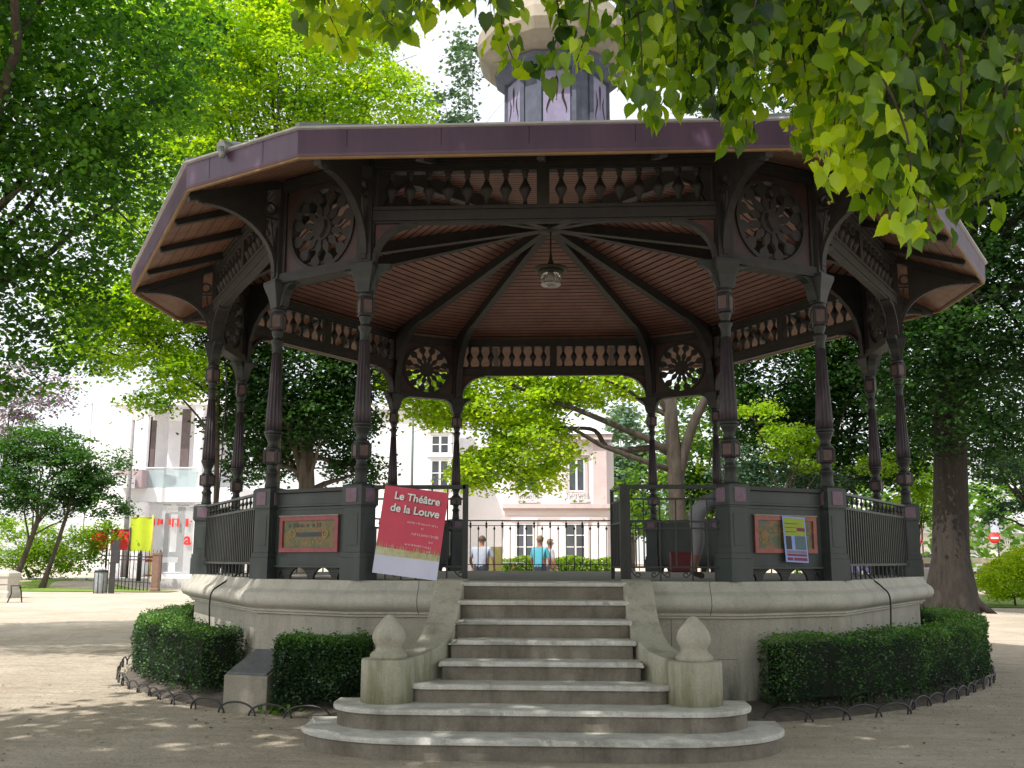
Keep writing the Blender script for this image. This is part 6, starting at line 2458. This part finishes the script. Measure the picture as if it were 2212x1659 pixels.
# road signs
for (x, yt, ybm, Y, w, lab, mt) in ((1980, 1144, 1175, 46, 0.7, 'small crimson street sign on a thin post left of the thick trunk', paint('crimson sign', (0.5, 0.05, 0.10))),):
    a, b_ = P(x-9, yt, Y), P(x+9, ybm, Y)
    gz = 0.0
    s_ = tag(empty('street_sign', (P(x+11, yt, Y).x, Y, gz)), lab, 'sign')
    hx = s_.location
    mb = MB()
    mb.box(a.x, b_.x, Y-0.03, Y+0.03, b_.z, a.z)
    fix(mb.build('plate', mt, s_))
    mb = MB()
    mb.tube([(hx.x, Y, 0), (hx.x, Y, P(x, 1110, Y).z)], 0.05, 8)
    fix(mb.build('post', paint('red post', (0.35, 0.06, 0.06)), s_))
q = P(2152, 1185, 40)
s_ = tag(empty('road_sign', (q.x, 40, 0)), 'round red no entry sign under a pale board near the right edge', 'sign')
hx = s_.location
c_ = P(2148, 1162, 40)
mb = MB()
mb.lathe([(0.0, -0.02), (0.30, -0.02), (0.30, 0.02), (0.0, 0.02)], 24, 0, lambda p: (c_.x+p[0], 40+p[2], c_.z+p[1]))
dsk = fix(mb.build('disc', redb, s_))
mb = MB()
mb.box(c_.x-0.2, c_.x+0.2, 39.96, 39.975, c_.z-0.05, c_.z+0.05)
fix(mb.build('white_bar', M['white'], s_))
mb = MB()
a, b_ = P(2138, 1120, 40), P(2158, 1150, 40)
mb.box(a.x, b_.x, 39.98, 40.02, b_.z, a.z)
fix(mb.build('board', paint('pale blue board', (0.6, 0.63, 0.75)), s_))
mb = MB()
mb.tube([(hx.x+0.15, 40.06, 0), (hx.x+0.15, 40.06, a.z)], 0.05, 8)
fix(mb.build('post', iron2, s_))
# far right buildings
fr_ = tag(empty('terrace_house', (P(2110, 1190, 72).x, 72, 0)), 'pale beige low terrace of houses beyond the street on the right', 'building')
hx = fr_.location
mb = MB()
a, b_ = P(1925, 1112, 72), P(2330, 1240, 72)
mb.box(a.x, b_.x, 72, 84, 0, P(2050, 1128, 72).z)
fix(mb.build('wall', paint('cream wall', (0.80, 0.77, 0.70), (0.70, 0.67, 0.6), scale=0.6), fr_))
mb = MB()
mb.box(a.x, b_.x, 71.4, 72, P(2050, 1152, 72).z, P(2050, 1146, 72).z)
mb.box(a.x, b_.x, 71.6, 72, P(2050, 1131, 72).z, P(2050, 1126, 72).z)
mb.box(P(2055, 1130, 72).x, P(2080, 1130, 72).x, 71.0, 71.99, 0, P(2050, 1133, 72).z)
fix(mb.build('string_course', greyw, fr_))
for (x0, x1) in ((2092, 2104), (2112, 2124), (2168, 2180), (2188, 2200), (1940, 1952), (1958, 1970)):
    pa, pb = P(x0, 1158, 72), P(x1, 1176, 72)
    fix(window(fr_, pa.x, pb.x, pb.z, pa.z, 71.9, rows=2))

# ------------------------------------------------------------------ people
skin = paint('skin', (0.36, 0.20, 0.14), (0.30, 0.16, 0.11), rough=0.55)


def person(label, loc, rz, joints, parts, mats, hairm=None, head_dir=(0, -1, 0), hair_len=0.0, bald=False):
    """skinned body; joints: name -> (pos, radius, parent); parts(face centre, nearest joint) -> material index"""
    root = tag(empty('person', loc, rz), label, 'person')
    names = list(joints)
    me = bpy.data.meshes.new('body')
    vs = [joints[n_][0] for n_ in names]
    ed = [(names.index(joints[n_][2]), i) for i, n_ in enumerate(names) if joints[n_][2]]
    me.from_pydata(vs, ed, [])
    ob = bpy.data.objects.new('body_tmp', me)
    COL.objects.link(ob)
    sk = ob.modifiers.new('skin', 'SKIN')
    ss = ob.modifiers.new('sub', 'SUBSURF')
    ss.levels = 2
    ss.render_levels = 2
    for i, n_ in enumerate(names):
        r = joints[n_][1]
        me.skin_vertices[0].data[i].radius = r if isinstance(r, tuple) else (r, r)
        me.skin_vertices[0].data[i].use_root = (i == 0)
    sk.use_smooth_shade = True
    dg = bpy.context.evaluated_depsgraph_get()
    m2 = bpy.data.meshes.new_from_object(ob.evaluated_get(dg))
    bpy.data.objects.remove(ob)
    m2.name = 'body'
    m2.materials.clear()
    for m_ in mats:
        m2.materials.append(m_)
    jp = np.array(vs)
    for p in m2.polygons:
        c = np.array(p.center)
        segd, best = 1e9, None
        for (ia, ib) in ed:
            A_, B_ = jp[ia], jp[ib]
            t = np.clip(np.dot(c-A_, B_-A_)/(np.dot(B_-A_, B_-A_)+1e-9), 0, 1)
            d_ = np.linalg.norm(c-(A_+(B_-A_)*t))
            if d_ < segd:
                segd, best = d_, (names[ia], names[ib], t)
        p.material_index = parts(best)
        p.use_smooth = True
    ob = bpy.data.objects.new('body', m2)
    COL.objects.link(ob)
    ob.parent = root
    hc = Vector(joints['head'][0])
    fd = Vector(head_dir).normalized()
    sd = fd.cross(Vector((0, 0, 1))).normalized()
    # face: nose, ears, eyes, mouth
    mb = MB()
    for sy in (-1, 1):
        e = hc+sd*(0.078*sy)+Vector((0, 0, 0.0))
        mb.lathe([(0.0, -0.01), (0.02, -0.008), (0.024, 0.0), (0.012, 0.01)], 8, 0, lambda p, e=e: (e.x+p[2]*sd.x+p[0]*fd.x*0.7, e.y+p[2]*sd.y+p[0]*fd.y*0.7, e.z+p[1]*1.4))
    n0 = hc+fd*0.088
    mb.tube([n0+Vector((0, 0, 0.025)), n0+fd*0.018+Vector((0, 0, -0.012)), n0+Vector((0, 0, -0.02))], [0.008, 0.014, 0.008], 6)
    mb.build('ears_and_nose', mats[0], ob)
    mb = MB()
    for sy in (-1, 1):
        e = hc+fd*0.085+sd*(0.032*sy)+Vector((0, 0, 0.018))
        mb.tube([e-sd*0.012, e+sd*0.012], 0.006, 6)
    e = hc+fd*0.085+Vector((0, 0, -0.045))
    mb.tube([e-sd*0.02, e+sd*0.02], 0.005, 6)
    mb.build('eyes_and_mouth', blk, ob)
    if hairm:
        mb = MB()
        v, f = [], []
        nu, nv = 16, 7
        for j in range(nv+1):
            ph = (PI*0.5)*j/nv*(1.15 if not bald else 0.75)
            for i in range(nu):
                th = 2*PI*i/nu
                dv = Vector((math.cos(th)*math.sin(ph), math.sin(th)*math.sin(ph), math.cos(ph)))
                front = dv.dot(fd)
                low = 1.0 if front < 0.25 else 0.0
                z = dv.z if low or dv.z > 0.45 else 0.45
                q = hc+Vector((dv.x*0.094, dv.y*0.104, 0.0))+Vector((0, 0, 0.02+0.112*z))
                v.append(q)
        for j in range(nv):
            for i in range(nu):
                f.append((j*nu+i, (j+1)*nu+i, (j+1)*nu+(i+1) % nu, j*nu+(i+1) % nu))
        mb.add(v, f, 0, None, True)
        mb.build('hair', hairm, ob)
    return root, ob


def hand(mb, w, d, s=1.0):
    """five curled fingers leaving a palm at wrist w, pointing along d"""
    w, d = Vector(w), Vector(d).normalized()
    sd = d.cross(Vector((0, 1, 0.1))).normalized()
    nn_ = sd.cross(d)
    mb.tube([w, w+d*0.04, w+d*0.09], [0.022, 0.036, 0.034], 8)
    for k in range(4):
        o_ = sd*((k-1.5)*0.018)
        L = (0.065, 0.075, 0.07, 0.055)[k]
        mb.tube([w+d*0.085+o_, w+d*(0.085+L*0.5)+o_+nn_*0.006, w+d*(0.085+L*0.9)+o_+nn_*0.03], [0.0095, 0.009, 0.007], 6)
    mb.tube([w+d*0.03+sd*0.03, w+d*0.06+sd*0.052, w+d*0.09+sd*0.05+nn_*0.015], [0.011, 0.010, 0.008], 6)


def standing(lean=0.0, arm=0.0, build=1.0, hh=1.0):
    b = build
    J = {
        'pelvis': ((0, 0, 0.95*hh), (0.17*b, 0.13*b), None),
        'waist': ((0, 0.0-lean*0.1, 1.10*hh), (0.165*b, 0.13*b), 'pelvis'),
        'chest': ((0, -lean*0.25, 1.32*hh), (0.19*b, 0.135*b), 'waist'),
        'neckb': ((0, -lean*0.36, 1.46*hh), (0.07, 0.07), 'chest'),
        'neck': ((0, -lean*0.42, 1.53*hh), (0.055, 0.058), 'neckb'),
        'head': ((0, -lean*0.5-0.012, 1.63*hh), (0.082, 0.096), 'neck'),
        'crown': ((0, -lean*0.5, 1.70*hh), (0.066, 0.078), 'head'),
    }
    for s, q in ((1, 'l'), (-1, 'r')):
        J['sh'+q] = ((s*0.19*b, -lean*0.30, 1.42*hh), 0.062*b, 'chest')
        J['el'+q] = ((s*0.27*b, -lean*0.2-0.02+arm*0.1, 1.14*hh), 0.044, 'sh'+q)
        J['wr'+q] = ((s*0.25*b, -0.14-arm*0.1, 0.92*hh), 0.028, 'el'+q)
        J['hip'+q] = ((s*0.095, 0, 0.88*hh), 0.10*b, 'pelvis')
        J['kn'+q] = ((s*0.11, -0.02, 0.49*hh), 0.062, 'hip'+q)
        J['an'+q] = ((s*0.12, 0.02, 0.09*hh), 0.042, 'kn'+q)
        J['to'+q] = ((s*0.14, -0.15, 0.035*hh), 0.036, 'an'+q)
    return J


def dresser(best):
    a, b_, t = best
    if b_ in ('head', 'crown', 'neck') or (b_ == 'neckb' and t > 0.9):
        return 0
    if b_[:2] == 'wr':
        return 0
    if b_[:2] == 'el':
        return 1 if t < 0.75 else 0
    if b_[:2] in ('hi', 'kn', 'an') or a == 'pelvis' and b_[:3] == 'hip':
        return 2
    if b_[:2] == 'to':
        return 3
    return 1


jeans = paint('dark trousers', (0.05, 0.055, 0.08), (0.035, 0.04, 0.06))
shoe = paint('brown shoes', (0.06, 0.04, 0.03))
for (x, Y, rz, cloth, lab, hm, lean, bld, ht, hd) in (
        (1040, 9.6, R(160), paint('grey blue shirt', (0.38, 0.42, 0.52), (0.30, 0.34, 0.43), scale=8), 'heavily built man in a grey blue shirt behind the back railing on the left', paint('brown cropped hair', (0.09, 0.055, 0.035)), 0.05, 1.22, 1.0, (0.5, -0.7, 0)),
        (1166, 9.4, R(150), paint('cyan shirt', (0.10, 0.44, 0.56), (0.07, 0.36, 0.47), scale=8), 'man in a cyan shirt walking behind the back railing', paint('sandy hair', (0.22, 0.14, 0.07)), 0.02, 1.0, 1.0, (0, -1, 0)),
        (1186, 11.0, R(110), paint('pale grey shirt', (0.42, 0.40, 0.43), (0.34, 0.32, 0.35), scale=8), 'person in a pale grey shirt close behind the man in cyan', paint('chestnut hair', (0.16, 0.09, 0.04)), 0.05, 1.05, 0.97, (0, -1, 0))):
    q = P(x, 1200, Y)
    gz = float(ground_z(q.x, Y))
    J = standing(lean, 0, bld, ht)
    pr_, ob = person(lab, (q.x, Y, gz), rz, J, dresser, [skin, cloth, jeans, shoe], hm, hd)
    mb = MB()
    for s in ('l', 'r'):
        w = Vector(J['wr'+s][0])
        hand(mb, w, (w-Vector(J['el'+s][0])))
    mb.build('hands', skin, ob)
# worker in grey trousers on the platform, stooping behind the right pedestal
fl = FZ
q = P(1512, 1236, -3.9)
J = {
    'pelvis': ((0.0, 0, 0.93), (0.14, 0.14), None),
    'waist': ((0.17, 0, 1.00), (0.13, 0.13), 'pelvis'),
    'chest': ((0.38, -0.01, 0.98), (0.14, 0.15), 'waist'),
    'neckb': ((0.50, -0.03, 0.93), (0.065, 0.065), 'chest'),
    'neck': ((0.55, -0.03, 0.90), (0.053, 0.055), 'neckb'),
    'head': ((0.64, -0.035, 0.84), (0.082, 0.088), 'neck'),
    'crown': ((0.69, -0.035, 0.79), (0.065, 0.07), 'head'),
}
for s, qn in ((1, 'l'), (-1, 'r')):
    J['sh'+qn] = ((0.44, s*0.17, 0.92), 0.058, 'chest')
    J['el'+qn] = ((0.46, s*0.21, 0.66), 0.042, 'sh'+qn)
    J['wr'+qn] = ((0.50, s*0.14, 0.44), 0.027, 'el'+qn)
    J['hip'+qn] = ((-0.03, s*0.09, 0.80), 0.10, 'pelvis')
    J['kn'+qn] = ((0.02 if s > 0 else -0.02, s*0.10, 0.46), 0.075, 'hip'+qn)
    J['cf'+qn] = ((-0.02 if s > 0 else -0.06, s*0.10, 0.30), 0.060, 'kn'+qn)
    J['an'+qn] = ((-0.07 if s > 0 else -0.10, s*0.10, 0.08), 0.036, 'cf'+qn)
    J['to'+qn] = ((0.07 if s > 0 else 0.04, s*0.11, 0.035), 0.036, 'an'+qn)


def dress2(best):
    a, b_, t = best
    if b_[:2] in ('hi', 'kn', 'cf'):
        return 2
    if b_[:2] == 'an':
        return 0
    return dresser(best)


pr_, ob = person('person in light grey three quarter trousers stooping on the platform behind the right railing', (q.x, -3.9, FZ), 0, J, dress2, [skin, paint('grey vest', (0.20, 0.20, 0.23)), paint('light grey trousers', (0.34, 0.34, 0.37), (0.26, 0.26, 0.29), scale=6), shoe], paint('dark hair', (0.03, 0.02, 0.018)), (1, 0, -0.6))
mb = MB()
for s in ('l', 'r'):
    w = Vector(J['wr'+s][0])
    hand(mb, w, (w-Vector(J['el'+s][0])))
mb.build('hands', skin, ob)
# red crate on the platform
mb = MB()
qa, qb = P(1450, 1200, 3.6), P(1506, 1200, 3.6)
W_, H_ = qb.x-qa.x, 0.40
mb.box(0, W_, 0, 0.35, 0, 0.02)
for (a, b_, c, d) in ((0, W_, 0, 0.02), (0, W_, 0.33, 0.35), (0, 0.02, 0.02, 0.33), (W_-0.02, W_, 0.02, 0.33)):
    mb.box(a, b_, c, d, 0.02, H_)
mb.box(-0.015, W_+0.015, -0.015, 0, H_-0.05, H_+0.005)
tag(mb.build('crate', paint('dark red crate', (0.15, 0.012, 0.016), (0.11, 0.01, 0.012)), None, loc=(qa.x, 3.6, FZ+0.002), bevel=0.006), 'red crate on the platform in front of the dark back panel', 'crate')

# ------------------------------------------------------------------ light
EL, AZV = R(57), Vector((-0.62, -0.78, 0)).normalized()
sd_ = Vector((AZV.x*math.cos(EL), AZV.y*math.cos(EL), math.sin(EL)))
ld = bpy.data.lights.new('sun', 'SUN')
ld.energy = 5.0
ld.angle = R(0.5)
ld.color = (1.0, 0.955, 0.88)
lo = bpy.data.objects.new('sun', ld)
COL.objects.link(lo)
lo.rotation_euler = (-sd_).to_track_quat('-Z', 'Y').to_euler()
lo.location = sd_*50
w = bpy.data.worlds.new('World')
SC.world = w
w.use_nodes = True
nt = w.node_tree
bg = nt.nodes['Background']
sk = nt.nodes.new('ShaderNodeTexSky')
sk.sky_type = 'NISHITA'
sk.sun_disc = False
sk.sun_elevation = EL
sk.sun_rotation = math.atan2(AZV.x, AZV.y)
sk.dust_density = 4.0
nt.links.new(sk.outputs[0], bg.inputs[0])
bg.inputs[1].default_value = 0.10
bg2 = nt.nodes.new('ShaderNodeBackground')
bg2.inputs[0].default_value = (1.0, 0.985, 0.96, 1)
bg2.inputs[1].default_value = 0.97
ad = nt.nodes.new('ShaderNodeAddShader')
nt.links.new(bg.outputs[0], ad.inputs[0])
nt.links.new(bg2.outputs[0], ad.inputs[1])
nt.links.new(ad.outputs[0], nt.nodes['World Output'].inputs[0])
SC.view_settings.view_transform = 'Standard'
SC.view_settings.look = 'None'
SC.view_settings.exposure = 0
SC.cycles.use_denoising = True
SC.cycles.max_bounces = 7
SC.cycles.transparent_max_bounces = 8
SC.cycles.diffuse_bounces = 4
